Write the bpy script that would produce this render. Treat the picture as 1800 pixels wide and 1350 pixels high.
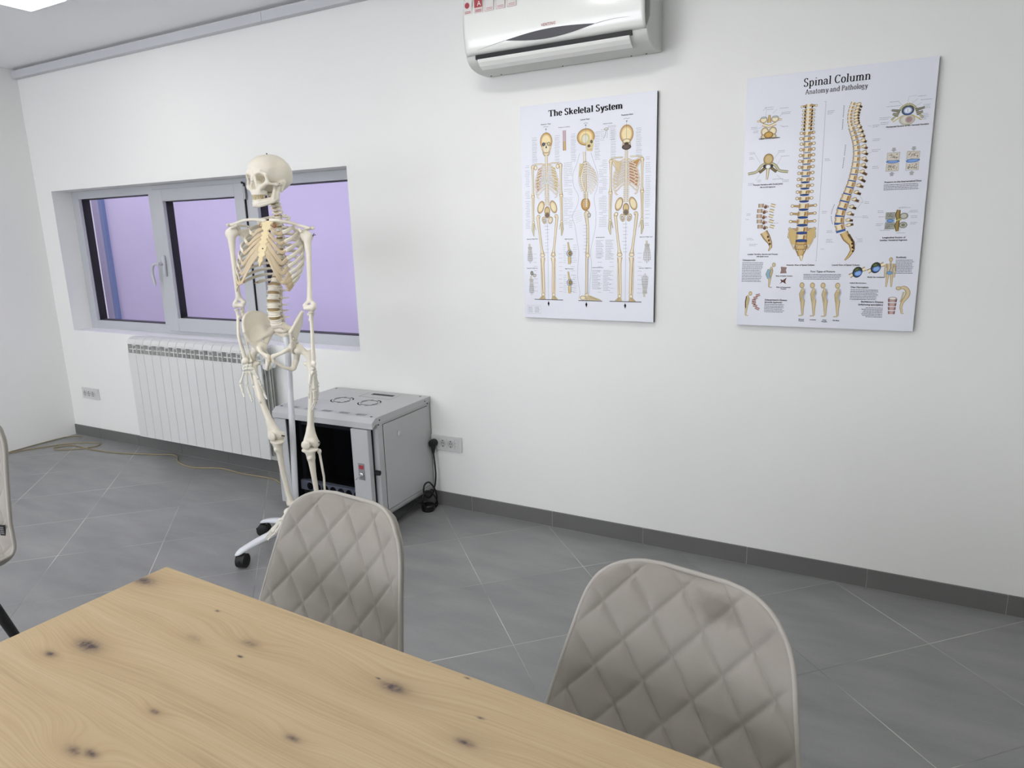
import bpy, bmesh, math, random
import numpy as np
from mathutils import Vector, Matrix

for o in list(bpy.data.objects):
    bpy.data.objects.remove(o, do_unlink=True)
SC = bpy.context.scene
COL = SC.collection
random.seed(7)
RNG = np.random.RandomState(11)
PI = math.pi

# ------------------------------------------------------------------ camera
CAM_LOC = Vector((0.0, -2.81, 1.397))
YAW, PITCH, ROLL = math.radians(28.7154), math.radians(12.5875), math.radians(-1.57525)
cy, sy, cp, sp = math.cos(YAW), math.sin(YAW), math.cos(PITCH), math.sin(PITCH)
fwd = Vector((-sy * cp, cy * cp, -sp))
right0 = Vector((cy, sy, 0))
up0 = right0.cross(fwd)
right = math.cos(ROLL) * right0 + math.sin(ROLL) * up0
up = -math.sin(ROLL) * right0 + math.cos(ROLL) * up0
cd = bpy.data.cameras.new('camera')
cam = bpy.data.objects.new('camera', cd)
COL.objects.link(cam)
cd.sensor_fit = 'HORIZONTAL'
cd.sensor_width = 36.0
cd.lens = 36.0 * 1223.37 / 1800.0
cd.clip_start = 0.05
m = Matrix((right, up, -fwd)).transposed().to_4x4()
m.translation = CAM_LOC
cam.matrix_world = m
SC.camera = cam

# ------------------------------------------------------------------ exposure, sky
SC.view_settings.view_transform = 'Standard'
SC.view_settings.look = 'None'
SC.view_settings.gamma = 1.0
SC.view_settings.use_curve_mapping = False
SC.view_settings.exposure = -0.25
PANEL_POWER = 44.0          # emission of the ceiling panels
SKY_POWER = 6.4
FILL_POWER = 40.0  # strength of the fill light set in the added rear window
wd = bpy.data.worlds.new('sky')
SC.world = wd
wd.use_nodes = True
bg = wd.node_tree.nodes['Background']
bg.inputs[0].default_value = (0.97, 0.955, 1.0, 1)
bg.inputs[1].default_value = SKY_POWER

# ------------------------------------------------------------------ helpers
def lin(h):
    h = h.lstrip('#')
    v = [int(h[i:i + 2], 16) / 255 for i in (0, 2, 4)]
    return tuple((c / 12.92 if c <= .04045 else ((c + .055) / 1.055) ** 2.4) for c in v)

def mat(name, color, rough=.5, metal=0.0, bump=0.0, bscale=200.0, var=0.0, vscale=3.0, coat=0.0, spec=.5, sheen=0.0):
    mt = bpy.data.materials.new(name)
    mt.use_nodes = True
    nt = mt.node_tree
    b = nt.nodes['Principled BSDF']
    c = lin(color) if isinstance(color, str) else color
    b.inputs['Base Color'].default_value = (*c, 1)
    b.inputs['Roughness'].default_value = rough
    b.inputs['Metallic'].default_value = metal
    b.inputs['Specular IOR Level'].default_value = spec
    if coat: b.inputs['Coat Weight'].default_value = coat; b.inputs['Coat Roughness'].default_value = .08
    if sheen:
        b.inputs['Sheen Weight'].default_value = sheen
        b.inputs['Sheen Roughness'].default_value = .4
    tc = nt.nodes.new('ShaderNodeTexCoord')
    n = nt.nodes.new('ShaderNodeTexNoise')
    nt.links.new(tc.outputs['Object'], n.inputs['Vector'])
    n.inputs['Scale'].default_value = vscale
    n.inputs['Detail'].default_value = 4
    mx = nt.nodes.new('ShaderNodeMix'); mx.data_type = 'RGBA'
    v = max(var, .015)
    mx.inputs[6].default_value = (*[x * (1 - v) for x in c], 1)
    mx.inputs[7].default_value = (*[min(1, x * (1 + v)) for x in c], 1)
    nt.links.new(n.outputs['Fac'], mx.inputs[0])
    nt.links.new(mx.outputs[2], b.inputs['Base Color'])
    if bump:
        n2 = nt.nodes.new('ShaderNodeTexNoise'); n2.inputs['Scale'].default_value = bscale
        n2.inputs['Detail'].default_value = 3
        nt.links.new(tc.outputs['Object'], n2.inputs['Vector'])
        bp = nt.nodes.new('ShaderNodeBump'); bp.inputs['Strength'].default_value = bump
        bp.inputs['Distance'].default_value = .002
        nt.links.new(n2.outputs['Fac'], bp.inputs['Height'])
        nt.links.new(bp.outputs['Normal'], b.inputs['Normal'])
    return mt

def link(name, verts, faces, material, parent=None, smooth=False, bevel=0.0, seg=2):
    me = bpy.data.meshes.new(name)
    me.from_pydata([tuple(map(float, v)) for v in verts], [], [tuple(f) for f in faces])
    me.validate(); me.update()
    if smooth:
        me.polygons.foreach_set('use_smooth', [True] * len(me.polygons))
    o = bpy.data.objects.new(name, me)
    COL.objects.link(o)
    for mm in (material if isinstance(material, (list, tuple)) else [material]):
        me.materials.append(mm)
    if parent is not None: o.parent = parent
    if bevel:
        b = o.modifiers.new('bevel', 'BEVEL'); b.width = bevel; b.segments = seg
        b.limit_method = 'ANGLE'; b.angle_limit = .6; b.harden_normals = False
    return o

def thing(name, label, cat, loc=(0, 0, 0), rz=0.0, group=None):
    o = bpy.data.objects.new(name, None); COL.objects.link(o)
    o.empty_display_size = .05
    o.location = loc; o.rotation_euler = (0, 0, rz)
    o['label'] = label; o['category'] = cat
    if group: o['group'] = group
    return o

def tag(o, label, cat, group=None):
    o['label'] = label; o['category'] = cat
    if group: o['group'] = group
    return o

def struct(o):
    o['kind'] = 'structure'; return o

class MB:
    """collects shapes into one mesh"""
    def __init__(s): s.v = []; s.f = []; s.mi = []
    def add(s, v, f, mi=0):
        b = len(s.v); s.v += [tuple(p) for p in v]; s.f += [tuple(i + b for i in q) for q in f]; s.mi += [mi] * len(f); return s
    def box(s, x0, x1, y0, y1, z0, z1, mi=0):
        return s.add([(x0, y0, z0), (x1, y0, z0), (x1, y1, z0), (x0, y1, z0), (x0, y0, z1), (x1, y0, z1), (x1, y1, z1), (x0, y1, z1)],
                     [(3, 2, 1, 0), (4, 5, 6, 7), (0, 1, 5, 4), (1, 2, 6, 5), (2, 3, 7, 6), (3, 0, 4, 7)], mi)
    def tube(s, path, r, n=10, closed=False, mi=0, flat=None):
        """path: points; r: radius or list; flat: (rx, rz, ref) elliptical section"""
        P = [Vector(p) for p in path]; N = len(P)
        rs = r if isinstance(r, (list, tuple)) else [r] * N
        rings = []; prev = None
        for i in range(N):
            a = P[(i - 1) % N] if (closed or i > 0) else P[i]
            b = P[(i + 1) % N] if (closed or i < N - 1) else P[i]
            t = (b - a).normalized()
            if prev is None:
                ref = Vector((0, 0, 1)) if abs(t.z) < .9 else Vector((1, 0, 0))
                nrm = (ref - t * ref.dot(t)).normalized()
            else:
                nrm = (prev - t * prev.dot(t)).normalized()
            prev = nrm; bn = t.cross(nrm)
            rings.append([P[i] + rs[i] * (math.cos(2 * PI * k / n) * nrm + math.sin(2 * PI * k / n) * bn) for k in range(n)])
        v = [p for rg in rings for p in rg]; f = []
        for i in range(N if closed else N - 1):
            j = (i + 1) % N
            for k in range(n):
                k2 = (k + 1) % n
                f.append((i * n + k, i * n + k2, j * n + k2, j * n + k))
        if not closed:
            f.append(tuple(range(n - 1, -1, -1))); f.append(tuple((N - 1) * n + k for k in range(n)))
        return s.add(v, f, mi)
    def lathe(s, prof, origin=(0, 0, 0), axis='z', n=24, mi=0):
        v = []; f = []; O = Vector(origin)
        for (r, h) in prof:
            for k in range(n):
                c, q = math.cos(2 * PI * k / n) * r, math.sin(2 * PI * k / n) * r
                p = {'z': (c, q, h), 'y': (c, -h, q) if False else (c, h, -q), 'x': (h, c, q)}[axis]
                v.append(O + Vector(p))
        for i in range(len(prof) - 1):
            for k in range(n):
                k2 = (k + 1) % n
                f.append((i * n + k, i * n + k2, (i + 1) * n + k2, (i + 1) * n + k))
        f.append(tuple(range(n - 1, -1, -1))); f.append(tuple((len(prof) - 1) * n + k for k in range(n)))
        return s.add(v, f, mi)
    def prism(s, pts, axis, a, b, mi=0):
        """2D outline extruded: axis 'x' -> pts are (y,z); 'y' -> (x,z); 'z' -> (x,y)"""
        n = len(pts)
        def P(p, h): return {'x': (h, p[0], p[1]), 'y': (p[0], h, p[1]), 'z': (p[0], p[1], h)}[axis]
        v = [P(p, a) for p in pts] + [P(p, b) for p in pts]
        f = [tuple(range(n))[::-1], tuple(range(n, 2 * n))] + [(i, (i + 1) % n, n + (i + 1) % n, n + i) for i in range(n)]
        return s.add(v, f, mi)
    def build(s, name, material, parent=None, smooth=False, bevel=0.0, seg=2, autosmooth=None):
        o = link(name, s.v, s.f, material, parent, smooth, bevel, seg)
        if any(s.mi):
            ok = len(o.data.polygons) == len(s.mi)
            if ok: o.data.polygons.foreach_set('material_index', s.mi)
        bm = bmesh.new(); bm.from_mesh(o.data); bmesh.ops.recalc_face_normals(bm, faces=bm.faces)
        bm.to_mesh(o.data); bm.free()
        if autosmooth is not None:
            for p in o.data.polygons: p.use_smooth = True
            o.data.set_sharp_from_angle(angle=math.radians(autosmooth))
        return o

def bez(pts, n=12):
    """Catmull-Rom through the points"""
    P = [np.array(p, float) for p in pts]; P = [2 * P[0] - P[1]] + P + [2 * P[-1] - P[-2]]
    out = []
    for i in range(1, len(P) - 2):
        for k in range(n):
            t = k / n; a, b, c, d = P[i - 1:i + 3]
            out.append(.5 * ((2 * b) + (c - a) * t + (2 * a - 5 * b + 4 * c - d) * t * t + (3 * b - a - 3 * c + d) * t ** 3))
    out.append(P[-2]); return [tuple(p) for p in out]
# ------------------------------------------------------------------ ceiling lamps (they light the room)
XL, XR, YN, ZC = -5.223, 2.4, -5.2, 2.51
M_trimw = mat('lamp_frame_paint', '#e4e5e6', .4)
def emis(name, col, s):
    mt = bpy.data.materials.new(name); mt.use_nodes = True
    b = mt.node_tree.nodes['Principled BSDF']
    b.inputs['Base Color'].default_value = (.9, .9, .9, 1)
    b.inputs['Emission Color'].default_value = (*col, 1); b.inputs['Emission Strength'].default_value = s
    return mt
M_lamp = emis('lamp_diffuser', (1.0, .98, .935), PANEL_POWER)
M_lamp1 = emis('lamp_diffuser_dimmer', (1.0, .985, .95), PANEL_POWER * .28)
lamp_spots = [(-3.665, -.79), (-1.25, -1.20), (-3.665, -2.15), (-3.665, -3.5), (-1.35, -3.5), (1.3, -2.6)]  # only the first is in view; the third is added to brighten the left
lamp_lab = ['square recessed light panel above the window end of the room',
            'square light panel above the table head', 'added unseen light panel second from the window wall on the left side',
            'square light panel third from the window wall on the left side', 'square light panel over the table middle behind the viewer',
            'square light panel at the right end of the room']
for (lx, ly), lb in zip(lamp_spots, lamp_lab):
    t = thing('ceiling_light_panel', lb, 'ceiling light', (lx, ly, ZC - .002), 0, 'square ceiling light panels')
    fr = MB(); a, b = .150, .163
    fr.box(-b, b, -b, -a, -.012, 0); fr.box(-b, b, a, b, -.012, 0); fr.box(-b, -a, -a, a, -.012, 0); fr.box(a, b, -a, a, -.012, 0)
    fr.build('frame', M_trimw, t, bevel=.001)
    MB().box(-a, a, -a, a, -.008, -.002).build('diffuser', M_lamp1 if lx < -3.6 and ly > -1 else M_lamp, t)

# ------------------------------------------------------------------ room shell
def wall_mat(name, col, mott=.02):
    mt = mat(name, col, .62, bump=.25, bscale=60, var=mott, vscale=1.3, spec=.3)
    return mt
M_wall = wall_mat('white_wall_paint', '#eaebe7')
M_ceil = wall_mat('ceiling_paint', '#f0f1f2')
WX0, WX1, WZ0, WZ1 = -5.045, -2.45, .777, 1.725      # window opening
T = .26
w = MB()
w.box(-14, WX0, 0, T, -1, 4.2); w.box(WX1, 6, 0, T, -1, 4.2)
w.box(WX0, WX1, 0, T, -1, WZ0); w.box(WX0, WX1, 0, T, WZ1, 4.2)
struct(w.build('wall_back', M_wall))
struct(MB().box(XL - .2, XL, YN - .2, 0, 0, 2.8).build('wall_left', M_wall))
struct(MB().box(XR, XR + .2, YN - .2, 0, 0, 2.8).build('wall_right', M_wall))
w = MB(); FX0, FX1, FZ0, FZ1 = -4.9, -.5, .75, 2.30
w.box(XL, FX0, YN - .2, YN, 0, 2.8); w.box(FX1, XR, YN - .2, YN, 0, 2.8); w.box(FX0, FX1, YN - .2, YN, 0, FZ0); w.box(FX0, FX1, YN - .2, YN, FZ1, 2.8)
struct(w.build('wall_front', M_wall))
# daylight from an added, unseen window behind the viewer, put in to brighten the room
al = bpy.data.lights.new('fill_daylight', 'AREA'); al.shape = 'RECTANGLE'; al.size = FX1 - FX0; al.size_y = FZ1 - FZ0
al.energy = FILL_POWER; al.color = (.99, .995, .985)
ao = bpy.data.objects.new('fill_daylight', al); COL.objects.link(ao)
ao.location = ((FX0 + FX1) / 2, YN - .17, (FZ0 + FZ1) / 2); ao.rotation_euler = (math.radians(90), 0, 0)
struct(MB().box(XL, XR, YN, 0, ZC, ZC + .15).build('ceiling', M_ceil))

def floor_mat():
    mt = bpy.data.materials.new('grey_stone_tiles'); mt.use_nodes = True
    nt = mt.node_tree; N = nt.nodes; Lk = nt.links
    b = N['Principled BSDF']; tc = N.new('ShaderNodeTexCoord')
    sep = N.new('ShaderNodeSeparateXYZ'); Lk.new(tc.outputs['Object'], sep.inputs[0])
    def M(op, a, b_=None, c_=None):
        n = N.new('ShaderNodeMath'); n.operation = op
        for i, x in enumerate((a, b_, c_)):
            if x is None: continue
            if isinstance(x, (int, float)): n.inputs[i].default_value = x
            else: Lk.new(x, n.inputs[i])
        return n.outputs[0]
    u = M('MULTIPLY', M('ADD', sep.outputs[0], sep.outputs[1]), .70711)
    v = M('MULTIPLY', M('SUBTRACT', sep.outputs[0], sep.outputs[1]), .70711)
    u = M('DIVIDE', M('ADD', u, .524 + 20 * .441), .441)
    v = M('DIVIDE', M('ADD', v, -.375 + 20 * .447), .447)
    def edge(x):
        fr = M('FRACT', x); return M('MINIMUM', fr, M('SUBTRACT', 1.0, fr))
    eu, ev = edge(M('ADD', u, 0.0)), edge(v)
    d = M('MINIMUM', eu, ev)
    line = N.new('ShaderNodeMapRange'); Lk.new(d, line.inputs[0])
    line.inputs[1].default_value = .0022; line.inputs[2].default_value = .0045
    line.inputs[3].default_value = 1; line.inputs[4].default_value = 0
    # per tile tone
    wn = N.new('ShaderNodeTexWhiteNoise'); wn.noise_dimensions = '2D'
    cmb = N.new('ShaderNodeCombineXYZ'); Lk.new(M('FLOOR', u), cmb.inputs[0]); Lk.new(M('FLOOR', v), cmb.inputs[1])
    Lk.new(cmb.outputs[0], wn.inputs['Vector'])
    n1 = N.new('ShaderNodeTexNoise'); n1.inputs['Scale'].default_value = 3.0; n1.inputs['Detail'].default_value = 8
    mp = N.new('ShaderNodeMapping'); mp.inputs['Rotation'].default_value = (0, 0, .35); mp.inputs['Scale'].default_value = (1, 3.2, 1)
    Lk.new(tc.outputs['Object'], mp.inputs[0]); Lk.new(mp.outputs[0], n1.inputs['Vector'])
    n2 = N.new('ShaderNodeTexNoise'); n2.inputs['Scale'].default_value = 90; n2.inputs['Detail'].default_value = 3
    Lk.new(tc.outputs['Object'], n2.inputs['Vector'])
    tone = M('ADD', M('ADD', M('MULTIPLY', wn.outputs[0], .10), M('MULTIPLY', n1.outputs[0], .75)), M('MULTIPLY', n2.outputs[0], .15))
    cr = N.new('ShaderNodeValToRGB'); cr.color_ramp.elements[0].position = .2; cr.color_ramp.elements[1].position = .85
    cr.color_ramp.elements[0].color = (*lin('#757677'), 1); cr.color_ramp.elements[1].color = (*lin('#989897'), 1)
    Lk.new(tone, cr.inputs[0])
    # grout, part light part dirty
    n3 = N.new('ShaderNodeTexNoise'); n3.inputs['Scale'].default_value = 2.2; n3.inputs['Detail'].default_value = 4
    Lk.new(tc.outputs['Object'], n3.inputs['Vector'])
    g = N.new('ShaderNodeValToRGB'); g.color_ramp.elements[0].position = .38; g.color_ramp.elements[1].position = .62
    g.color_ramp.elements[0].color = (*lin('#767775'), 1); g.color_ramp.elements[1].color = (*lin('#c9c9c4'), 1)
    Lk.new(n3.outputs[0], g.inputs[0])
    # dirt specks
    vo = N.new('ShaderNodeTexVoronoi'); vo.inputs['Scale'].default_value = 5.5
    Lk.new(tc.outputs['Object'], vo.inputs['Vector'])
    spk = M('LESS_THAN', vo.outputs['Distance'], .018)
    mx = N.new('ShaderNodeMix'); mx.data_type = 'RGBA'
    Lk.new(line.outputs[0], mx.inputs[0]); Lk.new(cr.outputs[0], mx.inputs[6]); Lk.new(g.outputs[0], mx.inputs[7])
    mx2 = N.new('ShaderNodeMix'); mx2.data_type = 'RGBA'
    Lk.new(M('MULTIPLY', spk, .7), mx2.inputs[0]); Lk.new(mx.outputs[2], mx2.inputs[6]); mx2.inputs[7].default_value = (*lin('#3b3a38'), 1)
    Lk.new(mx2.outputs[2], b.inputs['Base Color'])
    b.inputs['Roughness'].default_value = .36; b.inputs['Specular IOR Level'].default_value = .45
    bp = N.new('ShaderNodeBump'); bp.inputs['Strength'].default_value = .35; bp.inputs['Distance'].default_value = .002
    Lk.new(M('SUBTRACT', M('MULTIPLY', n2.outputs[0], .25), line.outputs[0]), bp.inputs['Height']); Lk.new(bp.outputs[0], b.inputs['Normal'])
    return mt
struct(MB().box(XL, XR, YN, 0, -.1, 0).build('floor', floor_mat()))

# tiled skirting along the back wall
M_skirt = mat('skirting_tile', '#666664', .5, var=.08, vscale=6, bump=.2, bscale=80)
M_grout = mat('skirting_grout', '#a2a29e', .8)
bb = MB(); g = MB()
x = .005 - .4475 * 12
edges = [max(XL, x)]
while x < XR:
    x += .4475
    edges.append(min(x, XR))
for a, b in zip(edges[:-1], edges[1:]):
    if b - a > .01: bb.box(a + .0012, b - .0012, -.009, 0, .002, .077)
struct(bb.build('baseboard_back', M_skirt, bevel=.0008))
g.box(XL, XR, -.0072, 0, 0, .0762)
struct(g.build('trim_1', M_grout))

# grey trunking that runs under the ceiling
M_trunk = mat('trunking_grey', '#c6c8ca', .5, var=.03)
tr = thing('cable_trunking', 'long grey trunking running along the top of the back wall below the ceiling', 'cable trunking', (0, 0, 0))
MB().box(-5.30 + .08, -2.90, -.038, 0, 2.448, 2.494).build('trunking_length', M_trunk, tr, bevel=.002)
MB().box(-2.898, 2.35, -.038, 0, 2.448, 2.494).build('trunking_length', M_trunk, tr, bevel=.002)

# ------------------------------------------------------------------ window
M_alu = mat('window_frame_paint', '#b7babd', .38, spec=.5)
M_gask = mat('black_gasket', '#0d0b12', .5)
M_hand = mat('handle_enamel', '#b9bcc0', .3)
def glass_mat():
    mt = bpy.data.materials.new('clear_window_glass'); mt.use_nodes = True
    nt = mt.node_tree; nt.nodes.clear()
    out = nt.nodes.new('ShaderNodeOutputMaterial'); mix = nt.nodes.new('ShaderNodeMixShader')
    tr_ = nt.nodes.new('ShaderNodeBsdfTransparent'); tr_.inputs[0].default_value = (.93, .94, .97, 1)
    gl = nt.nodes.new('ShaderNodeBsdfGlossy'); gl.inputs['Roughness'].default_value = .01
    lw = nt.nodes.new('ShaderNodeLayerWeight'); fr = nt.nodes.new('ShaderNodeMath'); fr.operation = 'POWER'; fr.inputs[1].default_value = 4.5; nt.links.new(lw.outputs['Facing'], fr.inputs[0])
    lw.inputs[0].default_value = .5
    nt.links.new(fr.outputs[0], mix.inputs[0]); nt.links.new(tr_.outputs[0], mix.inputs[1]); nt.links.new(gl.outputs[0], mix.inputs[2])
    nt.links.new(mix.outputs[0], out.inputs[0]); return mt
M_glass = glass_mat()
win_added = bpy.data.objects.new('window_added', None); COL.objects.link(win_added); struct(win_added)  # added window out of view, there to carry the fill light
f = MB()
for xx in (FX0, -3.46, -2.00, FX1 - .06): f.box(xx, xx + .06, YN - .12, YN - .06, FZ0, FZ1)
f.box(FX0, FX1, YN - .12, YN - .06, FZ0, FZ0 + .06); f.box(FX0, FX1, YN - .12, YN - .06, FZ1 - .06, FZ1)
f.build('window_frame', M_alu, win_added)
MB().box(FX0 + .06, FX1 - .06, YN - .094, YN - .088, FZ0 + .06, FZ1 - .06).build('window_pane', M_glass, win_added)
win = bpy.data.objects.new('window_1', None); COL.objects.link(win); struct(win)
FY = .13
f = MB()
f.box(WX0, -4.972, FY, FY + .07, WZ0, WZ1)                 # left jamb
f.box(-2.52, WX1, FY, FY + .07, WZ0, WZ1)                  # right jamb
f.box(-4.972, -2.52, FY, FY + .07, WZ0, .838)              # sill member
f.box(-4.972, -2.52, FY, FY + .07, 1.672, WZ1)             # head
f.box(-4.218, -4.115, FY, FY + .07, .838, 1.672)           # mullion left of sash
f.box(-3.345, -3.248, FY, FY + .07, .838, 1.672)           # mullion right of sash
f.build('window_frame', M_alu, win, bevel=.003)
# sash (proud of the frame)
s0, s1, q0, q1 = -4.165, -3.338, .800, 1.697
sash = MB(); SY = FY - .012
gx0, gx1, gz0, gz1 = -4.068, -3.418, .885, 1.622
sash.box(s0, gx0, SY, FY + .05, q0, q1); sash.box(gx1, s1, SY, FY + .05, q0, q1)
sash.box(gx0, gx1, SY, FY + .05, q0, gz0); sash.box(gx0, gx1, SY, FY + .05, gz1, q1)
sh = sash.build('window_sash', M_alu, win, bevel=.004)
# glazing: black gasket rings and the panes
for (x0, x1, z0, z1, y0, y1, par) in ((-4.972, -4.218, .838, 1.672, FY + .022, FY + .075, win), (gx0, gx1, gz0, gz1, FY + .012, FY + .060, sh), (-3.248, -2.52, .838, 1.672, FY + .022, FY + .075, win)):
    rg = MB(); a = .004
    rg.box(x0 - .002, x0 + a, y0, y1, z0, z1); rg.box(x1 - a, x1 + .002, y0, y1, z0, z1)
    rg.box(x0, x1, y0, y1, z0 - .002, z0 + a); rg.box(x0, x1, y0, y1, z1 - a, z1 + .002)
    rg.build('gasket', M_gask, par)
    MB().box(x0, x1, y1 - .008, y1 - .003, z0, z1).build('window_pane', M_glass, par)
# black strip put in for the shadow of the gap, and hinge on the sash's right side
MB().box(-3.3385, -3.3325, SY + .002, FY + .002, q0, q1).build('gasket', M_gask, win)
hg = MB()
hg.tube([(-3.334, SY - .006, 1.600), (-3.334, SY - .006, 1.690)], .008, 12)
hg.box(-3.352, -3.318, SY - .008, SY, 1.605, 1.675)
hg.build('hinge', M_alu, win, autosmooth=40)
MB().tube([(-3.334, SY - .006, 1.690), (-3.334, SY - .006, 1.702)], .0065, 10).build('hinge_cap', M_gask, win)
# handle
hd = MB(); hx, hz = -4.117, 1.222
hd.tube([(hx, SY - .006, hz - .066), (hx, SY - .011, hz - .05), (hx, SY - .011, hz + .05), (hx, SY - .006, hz + .066)], [.008, .014, .014, .008], 14)
hd.tube([(hx, SY, hz + .012), (hx, SY - .045, hz + .012)], .010, 14)
hd.tube(bez([(hx + .004, SY - .045, hz + .014), (hx - .03, SY - .052, hz + .016), (hx - .058, SY - .054, hz - .005), (hx - .068, SY - .054, hz - .05), (hx - .060, SY - .052, hz - .105), (hx - .052, SY - .051, hz - .12)], 6),
        [.010] * 6 + [.0095] * 12 + [.010] * 6 + [.0095, .009, .008, .0075, .007, .006, .004], 12)
hd.build('window_handle', M_hand, sh, autosmooth=50)
# plastered reveal board at the bottom
M_sill = mat('sill_paint', '#e6e6ea', .4)
MB().box(WX0, WX1, .001, FY, WZ0 - .001, WZ0 + .006).build('window_sill', M_sill, win)

# ------------------------------------------------------------------ outside: neighbouring facade
M_lilac = mat('lilac_render', '#d0c7df', .85, bump=.5, bscale=160, var=.05, vscale=1.6)
M_stucco = mat('grey_lilac_rough_render', '#a39cb0', .9, bump=1.0, bscale=90, var=.14, vscale=60)
M_blue = mat('blue_corner_paint', '#64759f', .6)
nb = thing('neighbouring_building', 'lilac rendered wall of the building outside the window', 'building', (0, 1.6, -1))
MB().box(-14, 6, 0, .3, 0, 6.5).build('facade', M_lilac, nb)
MB().box(-14, -7.08, -.03, 0, 0, 6.5).build('projecting_wing', M_stucco, nb)
MB().box(-7.08, -7.022, -.034, -.001, 0, 6.5).build('corner_strip', M_blue, nb)
struct(MB().box(-13, 3, .26, 1.9, -1.1, -1.0).build('ground', mat('courtyard_concrete', '#b6b2bd', .9)))
# ------------------------------------------------------------------ table
TROT = math.radians(-2.3)
TC = Vector((-1.225, -2.025, 0))
TLEN, TWID = 1.90, .90
def wood_mat():
    mt = bpy.data.materials.new('knotty_oak'); mt.use_nodes = True
    nt = mt.node_tree; N = nt.nodes; Lk = nt.links; b = N['Principled BSDF']
    tc = N.new('ShaderNodeTexCoord'); sep = N.new('ShaderNodeSeparateXYZ'); Lk.new(tc.outputs['Object'], sep.inputs[0])
    def M(op, a, b_=None, c_=None):
        n = N.new('ShaderNodeMath'); n.operation = op
        for i, x in enumerate((a, b_, c_)):
            if x is None: continue
            if isinstance(x, (int, float)): n.inputs[i].default_value = x
            else: Lk.new(x, n.inputs[i])
        return n.outputs[0]
    X, Y = sep.outputs[0], sep.outputs[1]
    c_, s_ = math.cos(-TROT), math.sin(-TROT)
    def loc(px, py):
        dx, dy = px - TC.x, py - TC.y
        return dx * c_ - dy * s_, dx * s_ + dy * c_
    # (world x, world y, radius, strength, grain warp)
    knots = [(-1.213, -2.083, .026, 1.0, .030), (-1.124, -2.302, .011, 1.0, .016), (-1.092, -2.261, .024, 1.1, .02), (-.581, -2.126, .020, 1.0, .020),
             (-.858, -2.14, .016, .55, .02), (-.844, -2.172, .005, 1.2, .0), (-.847, -2.315, .008, .9, .008), (-.636, -2.267, .010, .9, .010),
             (-.431, -2.173, .012, .9, .010), (-.873, -2.41, .014, .7, .03), (-.848, -2.403, .012, .9, .0), (-.989, -2.096, .005, 1.0, .0),
             (-.615, -2.119, .004, 1.0, .0), (-.498, -2.061, .004, 1.0, .0), (-.437, -2.125, .005, .9, .0), (-.955, -2.17, .016, .28, .012),
             (-.30, -2.30, .012, 1.0, .014), (-.05, -2.42, .014, 1.0, .014), (.15, -2.2, .018, 1.0, .02), (-.2, -2.6, .015, 1.0, .02)]
    warp = None; dark = None; halo = None
    for (px, py, r, st, wpv) in knots:
        kx, ky = loc(px, py)
        dx = M('SUBTRACT', X, kx); dy = M('SUBTRACT', Y, ky)
        e2 = M('ADD', M('POWER', M('ABSOLUTE', M('DIVIDE', dx, r * 1.5)), 2.0), M('POWER', M('ABSOLUTE', M('DIVIDE', dy, r * .62)), 2.0))
        k = M('MULTIPLY', M('POWER', 2.718, M('MULTIPLY', e2, -1.9)), st)
        dark = k if dark is None else M('MAXIMUM', dark, k)
        if wpv:
            f2 = M('ADD', M('POWER', M('ABSOLUTE', M('DIVIDE', dx, r * 5.0)), 2.0), M('POWER', M('ABSOLUTE', M('DIVIDE', dy, r * 2.0)), 2.0))
            wv = M('MULTIPLY', M('POWER', 2.718, M('MULTIPLY', f2, -1.0)), wpv)
            warp = wv if warp is None else M('ADD', warp, wv)
            hv = M('MULTIPLY', M('POWER', 2.718, M('MULTIPLY', f2, -2.0)), min(1, st))
            halo = hv if halo is None else M('MAXIMUM', halo, hv)
    nz = N.new('ShaderNodeTexNoise'); nz.inputs['Scale'].default_value = 1.0; nz.inputs['Detail'].default_value = 3
    mp = N.new('ShaderNodeMapping'); mp.inputs['Scale'].default_value = (1.6, 6, 1)
    Lk.new(tc.outputs['Object'], mp.inputs[0]); Lk.new(mp.outputs[0], nz.inputs['Vector'])
    yy = M('ADD', M('ADD', Y, M('MULTIPLY', warp, 1.2)), M('MULTIPLY', nz.outputs[0], .035))
    cmb = N.new('ShaderNodeCombineXYZ'); Lk.new(M('MULTIPLY', X, .9), cmb.inputs[0]); Lk.new(M('MULTIPLY', yy, 18.0), cmb.inputs[1])
    big = N.new('ShaderNodeTexNoise'); big.inputs['Scale'].default_value = 1.3; big.inputs['Detail'].default_value = 6; Lk.new(cmb.outputs[0], big.inputs['Vector'])
    cmb2 = N.new('ShaderNodeCombineXYZ'); Lk.new(M('MULTIPLY', X, 6.0), cmb2.inputs[0]); Lk.new(M('MULTIPLY', yy, 330.0), cmb2.inputs[1])
    fine = N.new('ShaderNodeTexNoise'); fine.inputs['Scale'].default_value = 1.0; fine.inputs['Detail'].default_value = 4; Lk.new(cmb2.outputs[0], fine.inputs['Vector'])
    rings = M('SINE', M('MULTIPLY', yy, 520.0))
    ringm = M('MULTIPLY', M('MULTIPLY', rings, .022), M('ADD', big.outputs[0], .1))
    tone = M('ADD', M('ADD', M('MULTIPLY', big.outputs[0], .56), M('MULTIPLY', fine.outputs[0], .52)), ringm)
    cr = N.new('ShaderNodeValToRGB'); e = cr.color_ramp.elements
    e[0].position = .24; e[0].color = (*lin('#a18d6e'), 1)
    e[1].position = .78; e[1].color = (*lin('#c5b18f'), 1)
    m1 = e.new(.50); m1.color = (*lin('#b7a17c'), 1)
    Lk.new(tone, cr.inputs[0])
    mxh = N.new('ShaderNodeMix'); mxh.data_type = 'RGBA'
    Lk.new(M('MULTIPLY', halo, .45), mxh.inputs[0]); Lk.new(cr.outputs[0], mxh.inputs[6]); mxh.inputs[7].default_value = (*lin('#9c8162'), 1)
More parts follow.
